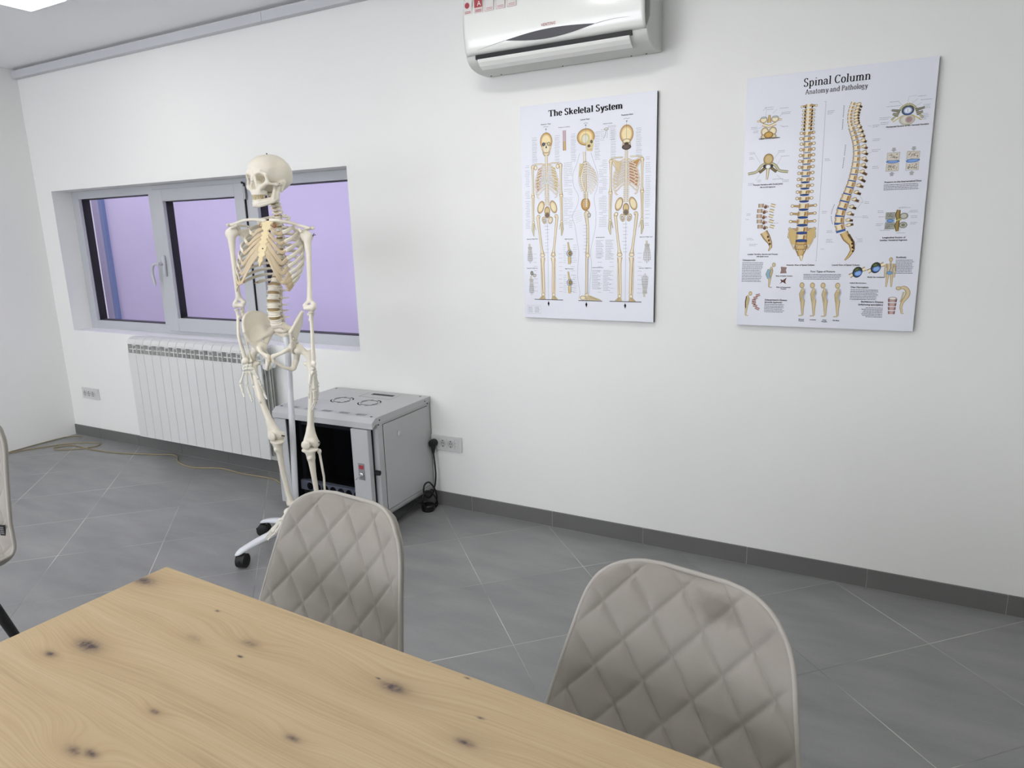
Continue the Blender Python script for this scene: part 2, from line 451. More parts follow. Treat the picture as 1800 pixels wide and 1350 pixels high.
    mx = N.new('ShaderNodeMix'); mx.data_type = 'RGBA'
    n4 = N.new('ShaderNodeTexNoise'); n4.inputs['Scale'].default_value = 130; Lk.new(tc.outputs['Object'], n4.inputs['Vector'])
    dk = M('MULTIPLY', dark, M('ADD', M('MULTIPLY', n4.outputs[0], 1.4), .2))
    dk = M('MINIMUM', dk, .95)
    Lk.new(dk, mx.inputs[0]); Lk.new(mxh.outputs[2], mx.inputs[6]); mx.inputs[7].default_value = (*lin('#41363a'), 1)
    Lk.new(mx.outputs[2], b.inputs['Base Color'])
    b.inputs['Roughness'].default_value = .5; b.inputs['Specular IOR Level'].default_value = .35
    bp = N.new('ShaderNodeBump'); bp.inputs['Strength'].default_value = .12; bp.inputs['Distance'].default_value = .0008
    Lk.new(fine.outputs[0], bp.inputs['Height']); Lk.new(bp.outputs[0], b.inputs['Normal'])
    return mt
tb = thing('meeting_table', 'large light oak table with dark knots, filling the bottom left foreground', 'table', TC, TROT)
M_wood = wood_mat()
MB().box(0, TLEN, -TWID, 0, .722, .760).build('tabletop', M_wood, tb, bevel=.0025, seg=3)
M_black = mat('black_powder_coat', '#141414', .45)
for lx in (.33, TLEN - .33):
    MB().box(lx - .04, lx + .04, -.49, -.41, .03, .69).build('leg', M_black, tb, bevel=.003)
    MB().box(lx - .04, lx + .04, -.80, -.12, 0, .03).build('base_foot', M_black, tb, bevel=.003)
MB().box(.12, TLEN - .12, -.48, -.42, .69, .722).build('support_rail', M_black, tb)

# ------------------------------------------------------------------ quilted chairs
M_velvet = mat('greige_velvet', '#98938b', .85, bump=.2, bscale=900, var=.10, vscale=14, sheen=.25, spec=.2)
M_piping = mat('greige_piping', '#a9a59e', .8, sheen=.1, spec=.2)
M_tag = mat('black_woven_tag', '#0f0f10', .7)
M_tagtxt = mat('tag_print', '#77777a', .6)
SB, RJ, SEAT = .360, .055, .385                   # back length, junction radius, seat length
LEAN = .304
def chair_profile(s):
    """-> (y forward+, z, tangent angle) ; s from the top of the back down and on to the seat front"""
    # seat rear junction at origin: forward axis is +f
    z_j = .455
    if s < SB:
        d = SB - s
        bow = .004 * math.sin(PI * min(1, d / SB))
        f = -math.sin(LEAN) * d + bow; z = z_j + RJ + math.cos(LEAN) * d
        n = Vector((0, math.cos(LEAN), math.sin(LEAN)))
        return f, z, n
    arc = RJ * (PI / 2 + .0)
    if s < SB + arc:
        a = (s - SB) / RJ
        f = RJ - RJ * math.cos(a); z = z_j + RJ - RJ * math.sin(a)
        k = a / (PI / 2)
        n = Vector((0, math.cos(a), math.sin(a))) * k + Vector((0, math.cos(LEAN), math.sin(LEAN))) * (1 - k)
        return f, z, n.normalized()
    d = s - SB - arc
    drop = 0 if d < .30 else (d - .30) ** 2 * 2.2
    return RJ + d, z_j - drop, Vector((0, .05, 1)).normalized()
STOT = SB + RJ * PI / 2 + SEAT
def halfw(s):
    if s <= .36:
        k = min(1, s / .131); return (.157 + .196 * s) * max(0, 1 - (1 - k) ** 3.412) ** (1 / 3.412)
    pts = [(.36, .2275), (.44, .231), (.60, .226), (.70, .212), (.765, .185), (.80, .145), (STOT - .006, .08), (STOT, .0)]
    for (a, wa), (b, wb) in zip(pts[:-1], pts[1:]):
        if s <= b: 
            t = (s - a) / (b - a); return wa + (wb - wa) * t
    return 0
def quilt(x, s, amp):
    a = (x - .028) / .084 + (s - .086) / .108; b = (x - .028) / .084 - (s - .086) / .108
    da = abs(a - round(a)); db = abs(b - round(b)); d = min(da, db)
    return amp * (.55 * (1 - math.exp(-(d / .045))) + .45 * (1 - (1 - 2 * d) ** 2)) - amp
def make_chair(label):
    t = thing('dining_chair', label, 'chair', (0, 0, 0), 0, 'quilted greige dining chairs')
    NU = 150
    ss = []
    s = 0.0
    while s < .03: ss.append(s); s += .0022
    while s < STOT - .04: ss.append(s); s += .0036
    while s < STOT: ss.append(s); s += .0036
    ss.append(STOT)
    W = [max(halfw(x), .0005) for x in ss]
    for _ in range(1):
        W = [W[0]] + [(W[i - 1] + 2 * W[i] + W[i + 1]) / 4 for i in range(1, len(W) - 1)] + [W[-1]]
    ring = []; rim = []
    for si, wv in zip(ss, W):
        f, z, n = chair_profile(si)
        back = max(0, min(1, (SB + .05 - si) / .1))
        edge_end = min(1, si / .02, (STOT - si) / .03); edge_end = math.sqrt(max(edge_end, 0))
        row = []
        for side in (0, 1):
            for k in range(NU):
                u = (-1 + 2 * (k + .0) / NU) if side == 0 else (1 - 2 * k / NU)
                u = math.sin(u * PI / 2) * .35 + u * .65
                x = wv * u
                wing = (.033 * back + .022 * (1 - back)) * abs(u) ** 2.2 * min(1, wv / .15) ** 1.5
                th = .030 * edge_end * (max(0, 1 - abs(u) ** 7)) ** .5
                inb = min(1, (wv - abs(x)) / .028, si / .03)
                q = quilt(x, si, .0085) * max(0, inb) 
                if side == 0: off = wing + .012 * edge_end * (1 - abs(u) ** 10) ** .5 + q
                else: off = wing - th + (quilt(x, si, .004) * -max(0, inb) - .0 if False else 0)
                row.append(Vector((x, f, z)) + n * off)
        ring.append(row)
        rim.append((wv, f, z, n, back))
    n2 = 2 * NU
    cut = next(i for i, x in enumerate(ss) if x > SB + .045)
    def piece(i0, i1, name):
        v = []; fc = []
        for i in range(i0, i1 + 1): v += [(p.x, -p.y, p.z) for p in ring[i]]
        for i in range(i1 - i0):
            for k in range(n2):
                k2 = (k + 1) % n2
                fc.append((i * n2 + k, (i + 1) * n2 + k, (i + 1) * n2 + k2, i * n2 + k2))
        return link(name, v, fc, M_velvet, t, True)
    piece(0, cut, 'backrest'); piece(cut, len(ss) - 1, 'seat')
    # piping around the edge
    path = []
    def rp(i, sg):
        wv, f, z, n, back = rim[i]
        wing = (.033 * back + .022 * (1 - back)) * min(1, wv / .15) ** 1.5
        p = Vector((sg * wv, f, z)) + n * (wing + .001); return (p.x, -p.y, p.z)
    idx = list(range(1, len(ss) - 1))
    path = [rp(i, -1) for i in idx[::-1]] + [rp(i, 1) for i in idx]
    MB().tube(path, .0040, 8, closed=True).build('piping', M_piping, t, smooth=True)
    # seat pan and legs
    fr = MB(); fr.box(-.165, .165, -.34, -.085, .418, .434)
    fr.build('seat_bracket', M_black, t, bevel=.003)
    for (sx, sy) in ((-1, 0), (1, 0), (-1, 1), (1, 1)):
        top = Vector((sx * .150, -.10 - .22 * sy, .424)); bot = Vector((sx * .205, (.012 if sy == 0 else -.43), .004))
        lg = MB(); lg.tube([top, top.lerp(bot, .5), bot], [.0165, .014, .010], 14)
        o = lg.build('leg', M_black, t, autosmooth=50)
        MB().lathe([(.011, 0), (.0115, .004), (.011, .012)], (bot.x, bot.y, 0), 'z', 12).build('foot_cap', M_black, o)
    return t, rim, ss
ch, _rim, _ss = make_chair('grey quilted chair between the skeleton and the table corner')
def copy_tree(o, parent=None, label=None):
    c = o.copy(); COL.objects.link(c)
    if parent is not None: c.parent = parent
    if label: c['label'] = label
    for k in list(o.children): copy_tree(k, c)
    return c
ch2 = copy_tree(ch, label='grey quilted chair at the long side of the table, with a stained top edge')
ch3 = copy_tree(ch, label='grey quilted chair cut by the left picture edge, with a small black tag')
M_stain = M_velvet.copy(); M_stain.name = 'greige_velvet_stained'
_nt = M_stain.node_tree; _b = _nt.nodes['Principled BSDF']; _src = _b.inputs['Base Color'].links[0].from_socket
_tc = _nt.nodes.new('ShaderNodeTexCoord'); _mp = _nt.nodes.new('ShaderNodeMapping'); _mp.inputs['Location'].default_value = (-.045 / .05, 0, -.815 / .028); _mp.inputs['Scale'].default_value = (1 / .05, 0, 1 / .028)
_nt.links.new(_tc.outputs['Object'], _mp.inputs[0]); _ln = _nt.nodes.new('ShaderNodeVectorMath'); _ln.operation = 'LENGTH'; _nt.links.new(_mp.outputs[0], _ln.inputs[0])
_nz = _nt.nodes.new('ShaderNodeTexNoise'); _nz.inputs['Scale'].default_value = 35; _nz.inputs['Detail'].default_value = 5; _nt.links.new(_tc.outputs['Object'], _nz.inputs['Vector'])
_ad = _nt.nodes.new('ShaderNodeMath'); _ad.operation = 'ADD'; _nt.links.new(_ln.outputs['Value'], _ad.inputs[0]); _nt.links.new(_nz.outputs[0], _ad.inputs[1])
_mr = _nt.nodes.new('ShaderNodeMapRange'); _nt.links.new(_ad.outputs[0], _mr.inputs[0]); _mr.inputs[1].default_value = .9; _mr.inputs[2].default_value = 1.5; _mr.inputs[3].default_value = .55; _mr.inputs[4].default_value = 0
_mx = _nt.nodes.new('ShaderNodeMix'); _mx.data_type = 'RGBA'; _nt.links.new(_mr.outputs[0], _mx.inputs[0]); _nt.links.new(_src, _mx.inputs[6]); _mx.inputs[7].default_value = (*lin('#6d675c'), 1); _nt.links.new(_mx.outputs[2], _b.inputs['Base Color'])
for k in ch2.children:
    if k.name.startswith('backrest'):
        k.data = k.data.copy(); k.data.materials[0] = M_stain
ch.location = (-.968, -1.863, 0); ch.rotation_euler = (0, 0, -.097)
ch2.location = (-.257, -1.882, 0); ch2.rotation_euler = (0, 0, -.163)
ch3.location = (-2.50, -1.86, 0); ch3.rotation_euler = (0, 0, math.radians(16))
tg = MB().box(.186, .205, -.0275, -.0255, .532, .566).build('care_tag', M_tag, ch3)
tx = MB(); 
for i in range(4): tx.box(.189, .201, -.0280, -.0275, .538 + i * .006, .541 + i * .006)
tx.build('tag_print', M_tagtxt, tg)

# ------------------------------------------------------------------ network cabinet
M_cab = mat('cabinet_grey_paint', '#b9bbbc', .42, bump=.08, bscale=700)
M_dark = mat('cabinet_inside', '#0b0c0f', .6)
M_lining = mat('cabinet_lining', '#26272b', .6)
M_rail = mat('rack_rail', '#2c2e31', .5)
M_chrome = mat('chrome', '#c9cacb', .18, metal=1.0)
M_red = mat('red_print', '#a33a42', .5)
def smoked():
    mt = bpy.data.materials.new('smoked_glass'); mt.use_nodes = True
    nt = mt.node_tree; nt.nodes.clear()
    out = nt.nodes.new('ShaderNodeOutputMaterial'); mix = nt.nodes.new('ShaderNodeMixShader')
    t_ = nt.nodes.new('ShaderNodeBsdfTransparent'); t_.inputs[0].default_value = (.66, .67, .70, 1)
    gl = nt.nodes.new('ShaderNodeBsdfGlossy'); gl.inputs['Roughness'].default_value = .03
    lw = nt.nodes.new('ShaderNodeLayerWeight'); fr = nt.nodes.new('ShaderNodeMath'); fr.operation = 'POWER'; fr.inputs[1].default_value = 4.5; nt.links.new(lw.outputs['Facing'], fr.inputs[0])
    nt.links.new(fr.outputs[0], mix.inputs[0]); nt.links.new(t_.outputs[0], mix.inputs[1]); nt.links.new(gl.outputs[0], mix.inputs[2])
    nt.links.new(mix.outputs[0], out.inputs[0]); return mt
M_smoke = smoked()
CW, CD, CB, CT = .600, .470, .092, .580
cab = thing('network_cabinet', 'light grey wall cabinet with a smoked glass door and fan slots in its top', 'network cabinet', (-2.315, -.012, 0), .03)
c = MB(); h = CW / 2
c.box(-h, h, -CD + .02, 0, CB, CB + .012)                       # bottom
c.box(-h, h, -.012, 0, CB, CT - .03)                            # back
c.box(-h, -h + .03, -CD + .012, 0, CB, CT - .03)                # left wall
c.box(h - .012, h, -CD + .085, 0, CB, CT - .03)                 # right wall
c.box(h - .03, h, -CD + .035, -CD + .085, CB, CT - .03)         # right front upright
c.build('cabinet_body', M_cab, cab, bevel=.0015)
c = MB(); c.box(-h + .03, h - .03, -CD + .10, -.013, CB + .013, CT - .035)
inn = MB(); inn.box(-h + .031, h - .031, -.10, -.014, CB + .013, CT - .035); inn.box(-h + .031, -h + .034, -CD + .03, -.1, CB + .013, CT - .035); inn.box(h - .034, h - .031, -CD + .03, -.1, CB + .013, CT - .035)
inn.box(-h + .031, h - .031, -CD + .03, -.1, CB + .013, CB + .016); inn.box(-h + .031, h - .031, -CD + .03, -.1, CT - .038, CT - .035)
inn.build('lining', M_lining, cab)
# top cover with chamfered front and side lip
tp = MB(); tp.prism([(-CD - .006, CT - .048), (-CD - .006, CT - .020), (-CD + .022, CT), (0, CT), (0, CT - .032), (-CD + .02, CT - .032)], 'x', -h - .003, h + .003)
tpo = tp.build('top_cover', M_cab, cab, bevel=.0015)
sl = MB()
for gx in (-.235, -.13, -.03, .075, .175):
    for k in range(7):
        sl.add([(gx + k * .0085 + e_, y_, CT + .0006) for e_, y_ in ((0, -CD + .035), (.003, -CD + .035), (.007, -CD + .060), (.004, -CD + .060))], [(0, 1, 2, 3)])
    sl.build('vent_slots', M_dark, tpo); sl = MB()
for sx, sy in ((-h + .02, -CD + .04), (h - .03, -CD + .035), (-h + .02, -.03), (h - .04, -.025)):
    MB().lathe([(.006, 0), (.006, .0007)], (sx, sy, CT), 'z', 12).build('screw', M_dark, tpo)
for cx_ in (-.075, .095):
    fs = MB(); cy_ = -.225
    for (r0, r1, n_) in ((.052, .059, 4), (.040, .045, 4)):
        for q in range(n_):
            a0 = q * 2 * PI / n_ + (.25 if r0 > .05 else .9); a1 = a0 + 2 * PI / n_ * .74
            vs = []; fc = []
            K = 10
            for i in range(K + 1):
                a = a0 + (a1 - a0) * i / K
                for r in (r0, r1):
                    vs.append((cx_ + r * math.cos(a), cy_ + r * math.sin(a), CT + .0006))
            for i in range(K): fc.append((2 * i, 2 * i + 1, 2 * i + 3, 2 * i + 2))
            fs.add(vs, fc)
    fs.build('fan_slot', M_dark, tpo)
ce = MB(); ce.box(-.01, .125, -.078, -.052, CT, CT + .0007)
ce.build('cable_slot', M_dark, tpo)
cl = MB()
for a in ((-.045, .150, -.1325, -.131), (-.045, -.0435, -.131, -.04), (.1485, .150, -.131, -.04)): cl.box(a[0], a[1], a[2], a[3], CT, CT + .0004)
cl.build('knockout_outline', mat('thin_shadow_line', '#77797b', .7), tpo)
# door
dr = MB(); DY = -CD
dr.box(-h + .001, -h + .075, DY - .0, DY + .018, CB + .004, CT - .052)
dr.box(h - .118, h - .022, DY - .012, DY + .016, CB + .004, CT - .052)
dr.box(-h + .075, h - .118, DY, DY + .018, CB + .004, CB + .030)
door = dr.build('door', M_cab, cab, bevel=.002)
MB().box(-h + .075, h - .118, DY + .004, DY + .008, CB + .030, CT - .052).build('door_glass', M_smoke, door)
lk = MB().box(h - .088, h - .052, DY - .0135, DY - .012, CB + .195, CB + .275).build('lock_plate', mat('brushed_plate', '#9c9da0', .35, metal=.6), door)
MB().box(h - .083, h - .057, DY - .0142, DY - .0134, CB + .248, CB + .266).build('red_marking', M_red, lk)
k = MB(); k.lathe([(.011, 0), (.011, -.008), (.007, -.010)], (h - .068, DY - .0135, CB + .222), 'y', 16)
k.tube([(h - .068, DY - .022, CB + .222), (h - .072, DY - .045, CB + .214), (h - .080, DY - .046, CB + .205)], [.0035, .003, .0025], 8)
k.build('lock_key', M_chrome, lk, autosmooth=40)
# side door with lock, and its shadow line
sd = MB().box(h, h + .004, -CD + .075, -.035, CB + .028, CT - .045).build('side_panel', M_cab, cab, bevel=.0015)
ln = MB()
y0_, y1_, z0_, z1_ = -CD + .072, -.032, CB + .025, CT - .042
for (a, b, c_, d_) in ((y0_, y1_, z0_, z0_ + .002), (y0_, y1_, z1_ - .002, z1_), (y0_, y0_ + .002, z0_, z1_), (y1_ - .002, y1_, z0_, z1_)):
    ln.box(h - .0005, h + .001, a, b, c_, d_)
ln.build('panel_gap', M_dark, cab)
k = MB(); k.lathe([(.013, h + .004), (.013, h + .007), (.007, h + .0075)], (0, -.285, CT - .115), 'x', 18)
k.build('side_lock', M_chrome, sd, autosmooth=40)
sc_ = MB()
for (yy, zz) in ((-CD + .05, CT - .016), (-CD + .04, CT - .036), (-.05, CT - .015), (-.03, CT - .03)):
    MB().lathe([(.004, h + .003), (.003, h + .0045)], (0, yy, zz), 'x', 10).build('screw', M_dark, cab)
# a dark round cable gland on the front upright gap
MB().lathe([(.012, h - .02), (.012, h + .002)], (0, -CD + .026, CB + .225), 'x', 14).build('latch_knob', M_dark, cab)
rl = MB()
for sx in (-h + .10, h - .10):
    MB().box(sx - .012, sx + .012, -CD + .07, -CD + .074, CB + .016, CT - .04).build('rack_rail', M_rail, cab)
hs = MB()
for k_ in range(26): hs.box(-h + .12 + k_ * .014, -h + .128 + k_ * .014, -CD + .066, -CD + .068, CT - .088, CT - .064)
hs.box(-h + .11, h - .11, -CD + .068, -CD + .070, CT - .092, CT - .06)
hs.build('patch_panel', mat('patch_panel_grey', '#5a5c60', .5), cab)
# power strip inside
ps = thing('power_strip', 'row of round sockets mounted inside the cabinet, low behind its dark glass door', 'power strip', (-2.315 + .01, -CD + .052, CB + .062))
pb = MB().box(-.215, .215, -.018, .012, 0, .05).build('strip_housing', mat('strip_grey', '#b9bdc4', .5), ps, bevel=.004)
for i in range(7):
    MB().lathe([(.019, -.0185), (.019, -.0205), (.013, -.0205), (.013, -.0195)], (-.150 + i * .050, 0, .025), 'y', 20).build('socket_well', M_dark, pb)

# ------------------------------------------------------------------ radiator
M_rad = mat('radiator_enamel', '#d3d5d2', .35, spec=.5)
M_radin = mat('radiator_fin_shade', '#a6aaa8', .5)
rad = thing('radiator', 'white aluminium sectional radiator below the window', 'radiator', (-4.275, 0, .13))
SW, SH, SD = .080, .657, .090
def section(i):
    b = MB(); x0 = i * SW
    yf = -.030 - SD
    # curved top hood in profile
    prof = [(yf + .002, SH - .044), (yf + .004, SH - .030), (yf + .014, SH - .012), (yf + .034, SH - .002), (yf + .05, SH), (-.045, SH), (-.034, SH - .008), (-.034, SH - .020), (yf + .05, SH - .008), (yf + .03, SH - .012), (yf + .018, SH - .020), (yf + .010, SH - .034), (yf + .007, SH - .044)]
    b.prism([(p[0], p[1]) for p in prof], 'x', x0 + .0014, x0 + SW - .0014)
    b.box(x0 + .0010, x0 + SW - .0010, yf, yf + .010, 0, .556)      # front panel
    b.box(x0 + .0010, x0 + .0035, yf + .004, -.034, .50, SH - .030); b.box(x0 + .006, x0 + .074, yf + .030, yf + .034, .50, SH - .02); b.box(x0 + .004, x0 + .076, yf + .012, yf + .022, .578, .584)
    b.box(x0 + .037, x0 + .043, yf + .01, -.034, .01, .60)         # web
    b.box(x0 + .006, x0 + .074, -.060, -.054, .01, .56)            # inner fins
    b.box(x0 + .010, x0 + .070, -.085, -.080, .01, .56)
    b.box(x0 + .010, x0 + .070, -.038, -.034, .01, .56)
    b.tube([(x0, -.07, .55), (x0 + SW, -.07, .55)], .020, 10)
    b.tube([(x0, -.07, .05), (x0 + SW, -.07, .05)], .020, 10)
    return b
for i in range(15):
    o = section(i).build('radiator_section', M_rad, rad, bevel=.0005) if i == 0 else None
    if i == 0: sec0 = o
    else:
        o = sec0.copy(); COL.objects.link(o); o.location = (i * SW, 0, 0); o.parent = rad
pv = MB(); X1 = 15 * SW
pv.tube([(X1, -.07, .55), (X1 + .05, -.07, .55)], .014, 14); pv.tube([(X1 + .03, -.07, .55), (X1 + .03, -.12, .55)], .018, 16)
pv.build('valve', mat('valve_white', '#dadbdc', .4), rad, autosmooth=40)
pp = MB(); pp.tube([(X1, -.07, .05), (X1 + .04, -.07, .05), (X1 + .04, -.02, .05), (X1 + .04, -.012, .05)], .010, 10)
pp.build('pipe', M_chrome, rad, autosmooth=40)
for bx_ in (.36, .84): MB().box(bx_ - .008, bx_ + .008, -.034, -.001, .50, .54).build('wall_bracket', M_rad, rad)

# ------------------------------------------------------------------ air conditioner
M_ac = mat('ac_white_plastic', '#e8eae5', .22, coat=.4, spec=.5)
M_ac2 = mat('ac_body_plastic', '#cfd2cc', .38)
ac = thing('air_conditioner', 'white wall air conditioner with a black curved inlet slit, above the charts', 'air conditioner', (-1.2275, 0, 2.035))
HW = .3825
b = MB()
prof = [(0, .275), (0, .006), (-.020, .001), (-.06, .0), (-.10, .002), (-.130, .007), (-.150, .013), (-.166, .022), (-.178, .034), (-.184, .046), (-.186, .060), (-.150, .10), (-.150, .275)]
b.prism(prof, 'x', -HW, HW)
b.build('ac_body', M_ac2, ac, bevel=.004, seg=3, autosmooth=40)
# front panel: slightly bowed, one surface
pf = []
for i in range(14):
    q = i / 13; z = .050 + q * .228
    y = -.196 - .016 * math.sin(PI * min(1, q * 1.05)) ** .8 + (.006 if i == 0 else 0)
    pf.append((y, z))
NXP = 60; vs = []; fc = []
def pany(x, z, y):
    e = min(1, (HW - abs(x)) / .02); return y + .010 * (1 - math.sqrt(max(0, 1 - (1 - e) ** 2)))
# with the smile crease: the lower lip steps back below the slit
def crease(x):
    t_ = x / HW
    return .085 + .030 * (1 - (t_ * 1.02) ** 2) - .0
rows = []
for i in range(NXP + 1):
    x = -HW + .004 + (2 * HW - .008) * i / NXP
    rows.append([(x, pany(x, z, y), z) for (y, z) in pf])
for r in rows: vs += r
n_ = len(pf)
for i in range(NXP):
    for j in range(n_ - 1): fc.append((i * n_ + j, (i + 1) * n_ + j, (i + 1) * n_ + j + 1, i * n_ + j + 1))
fp = link('front_panel', vs, fc, M_ac, ac, True)
sm = fp.modifiers.new('solid', 'SOLIDIFY'); sm.thickness = .012; sm.offset = -1
def panel_y(x, z):
    q = (z - .050) / .228; q = max(0, min(1, q)); return pany(x, z, -.196 - .016 * math.sin(PI * min(1, q * 1.05)) ** .8) - .0006
# black lens shaped inlet with fine crease lines to both sides
K = 40; vs = []; fc = []
x0, x1 = -.190, .193
def up_c(x): 
    t_ = (x - x0) / (x1 - x0); return .058 + .014 + .052 * math.sin(PI * (t_ * .86 + .07)) ** .9 - .0
up0_, up1_ = .084, .089
for i in range(K + 1):
    t_ = i / K; x = x0 + (x1 - x0) * t_
    base = up0_ + (up1_ - up0_) * t_
    zu = base + .0135 * math.sin(PI * t_); zl = base - .0195 * math.sin(PI * t_)
    vs += [(x, panel_y(x, zl) - .0006, zl), (x, panel_y(x, zu) - .0006, zu)]
for i in range(K): fc.append((2 * i, 2 * i + 2, 2 * i + 3, 2 * i + 1))
link('inlet_slit', vs, fc, mat('ac_black', '#141315', .35), fp, True)
cr_ = MB(); pth = []
for i in range(13): 
    x = x0 - .13 + .13 * i / 12; z = up0_ - .018 + .018 * (i / 12) ** 1.0; pth.append((x, panel_y(x, z) - .0002, z))
cr_.tube(pth, [.0003 + .0007 * i / 12 for i in range(13)], 6)
cr_.build('panel_crease', mat('crease_shade', '#9da09b', .5), fp); cr_ = MB()
pth = []
for i in range(13):
    x = x1 + .13 * i / 12; z = up1_ + .008 * math.sin(i / 12 * 2.2) - .004 * i / 12; pth.append((x, panel_y(x, z) - .0002, z))
cr_.tube(pth, [.0010 - .0007 * i / 12 for i in range(13)], 6)
cr_.build('panel_crease', mat('crease_shade', '#9da09b', .5), fp)
# outlet: black gap and louvre
MB().box(-.335, .325, -.1915, -.150, .035, .0515).build('outlet_gap', M_dark, ac)
lv = MB(); lv.prism([(-.1905, .034), (-.186, .041), (-.178, .040), (-.140, .003), (-.150, -.0005), (-.172, .010), (-.185, .023)], 'x', -.327, .317)
lv.build('louvre', M_ac, ac, bevel=.0015)
sc_ = MB()
for (sx, sy) in ((.33, -.03), (.27, -.03), (-.35, -.04), (-.30, -.04), (-.02, -.03)): MB().lathe([(.003, -.0012), (.003, .003)], (sx, sy, 0), 'z', 8).build('screw', M_dark, ac)

def text_mesh(body, size, name, material, parent, loc, rot, align='CENTER', sx=1.0, weight=0.0, spacing=1.0):
    cu = bpy.data.curves.new(name, 'FONT'); cu.body = body; cu.size = size; cu.align_x = align; cu.offset = weight
    cu.space_character = spacing; cu.resolution_u = 2
    tmp = bpy.data.objects.new(name, cu); COL.objects.link(tmp)
    bpy.context.view_layer.update()
    dg = bpy.context.evaluated_depsgraph_get()
    me = bpy.data.meshes.new_from_object(tmp.evaluated_get(dg))
    bpy.data.objects.remove(tmp)
    me.name = name; me.materials.clear(); me.materials.append(material)
    o = bpy.data.objects.new(name, me); COL.objects.link(o); o.parent = parent
    o.location = loc; o.rotation_euler = rot; o.scale = (sx, 1, 1)
    return o
text_mesh('VENTING', .0150, 'lettering', M_red, fp, (.003, panel_y(0, .118) - .0012, .1095), (PI / 2, 0, 0), sx=.88, spacing=1.12)
# row of small red and white stickers at the left of the front
st_w = mat('sticker_pale_red', '#d9c3c1', .4)
for i in range(5):
    sx = -.372 + i * .050; z = .200
    y = min(panel_y(sx, z), panel_y(sx + .04, z + .05)) - .0008
    o = MB().box(sx, sx + .040, y, y + .0004, z, z + .052).build('feature_sticker', mat('sticker_white_%d' % i, '#d8d6d2' if i != 1 else '#d2c4c1', .4), fp)
    q = MB()
    if i == 0: q.lathe([(.011, 0), (.011, -.0004)], (sx + .018, y, z + .034), 'y', 20)
    elif i == 1: q.box(sx + .002, sx + .038, y - .0004, y, z + .020, z + .050)
    for k_ in range(2): q.box(sx + .006, sx + .034, y - .0003, y, z + .005 + k_ * .005, z + .0072 + k_ * .005)
    if i > 1:
        q.box(sx, sx + .040, y - .0003, y, z, z + .0012); q.box(sx, sx + .0012, y - .0003, y, z, z + .052); q.box(sx + .0388, sx + .040, y - .0003, y, z, z + .052)
    q.build('sticker_print', M_red if i < 2 else mat('faint_red_%d' % i, '#b98a8a', .5), o)
    if i == 1: text_mesh('A', .026, 'sticker_letter', M_ac, o, (sx + .024, y - .0009, z + .025), (PI / 2, 0, 0))

# ------------------------------------------------------------------ sockets
M_sock = mat('socket_plastic', '#cfd0cd', .35)
M_sockin = mat('socket_inner', '#b4b5b2', .4)
def socket_plate(name, label, x0, x1, z0, z1, nsock, tilt=0):
    t = thing(name, label, 'wall socket', ((x0 + x1) / 2, 0, (z0 + z1) / 2)); W_ = (x1 - x0) / 2; H_ = (z1 - z0) / 2
    MB().box(-W_, W_, -.009, 0, -H_, H_).build('cover_plate', M_sock, t, bevel=.003)
    ins = MB().box(-W_ + .016, W_ - .018, -.0112, -.009, -H_ + .015, H_ - .015).build('insert', M_sock, t, bevel=.0008)
    gp = MB()
    for i in range(nsock):
        cx_ = -W_ + .016 + .0235 + i * .047
        w_ = MB(); w_.lathe([(.0195, -.0118), (.0195, -.0124), (.0165, -.0124), (.0160, -.0116), (.004, -.0114)], (cx_, 0, 0), 'y', 24)
        w = w_.build('socket_well', M_sockin, t, autosmooth=40)
        hh = MB(); 
        for sx in (-.006, .006): hh.lathe([(.0026, -.0116), (.0026, -.0122)], (cx_ + sx * .8, 0, .002), 'y', 10)
        hh.box(cx_ - .0025, cx_ + .0025, -.0127, -.0116, -.0165, -.0115)
        hh.box(cx_ - .0025, cx_ + .0025, -.0127, -.0116, .0115, .0165)
        hh.build('contact', M_dark, w)
        gp.box(cx_ + .0231, cx_ + .0239, -.0114, -.0111, -H_ + .015, H_ - .015)
    gp.build('module_gap', M_rail, t)
    sw = MB(); sw.box(W_ - .036, W_ - .034, -.0116, -.0111, .004, .010); sw.box(W_ - .036, W_ - .034, -.0116, -.0111, -.010, -.006); sw.build('indicator', M_dark, t)
    return t
s1_ = socket_plate('wall_socket', 'white triple socket right of the grey cabinet with a black plug in it', -2.030, -1.833, .302, .382, 3)
s2_ = socket_plate('wall_socket', 'white triple socket with nothing plugged in, left of the radiator', -5.058, -4.862, .290, .370, 3)

M_cord = mat('black_cord', '#0c0c0d', .45)
pl = thing('mains_cable', 'black mains cord and plug hanging in loops beside the grey cabinet', 'cable', (-1.9905, 0, .342))
P_ = MB(); P_.lathe([(.0185, -.0125), (.0205, -.018), (.0205, -.038), (.017, -.046), (.008, -.048)], (0, 0, 0), 'y', 22)
P_.tube([(0, -.030, -.004), (.002, -.034, -.026), (.003, -.035, -.052)], [.013, .0105, .006], 12)
P_.build('plug', M_cord, pl, autosmooth=50)
path = bez([(.003, -.035, -.045), (.008, -.036, -.10), (.012, -.038, -.16), (.010, -.045, -.215), (.004, -.065, -.262), (.002, -.10, -.270), (.004, -.135, -.235), (.008, -.135, -.190), (.014, -.10, -.185),
            (.022, -.065, -.235), (.020, -.05, -.29), (.010, -.06, -.325), (.004, -.11, -.325), (.004, -.15, -.28), (.010, -.14, -.225), (.020, -.10, -.235), (.024, -.06, -.29), (.015, -.05, -.33), (-.01, -.09, -.333),
            (.000, -.14, -.29), (.008, -.2, -.260), (.015, -.27, -.265), (.022, -.36, -.272), (.030, -.43, -.268), (.020, -.50, -.255), (-.01, -.515, -.245)], 8)
MB().tube(path, .0042, 8).build('cord', M_cord, pl, smooth=True)
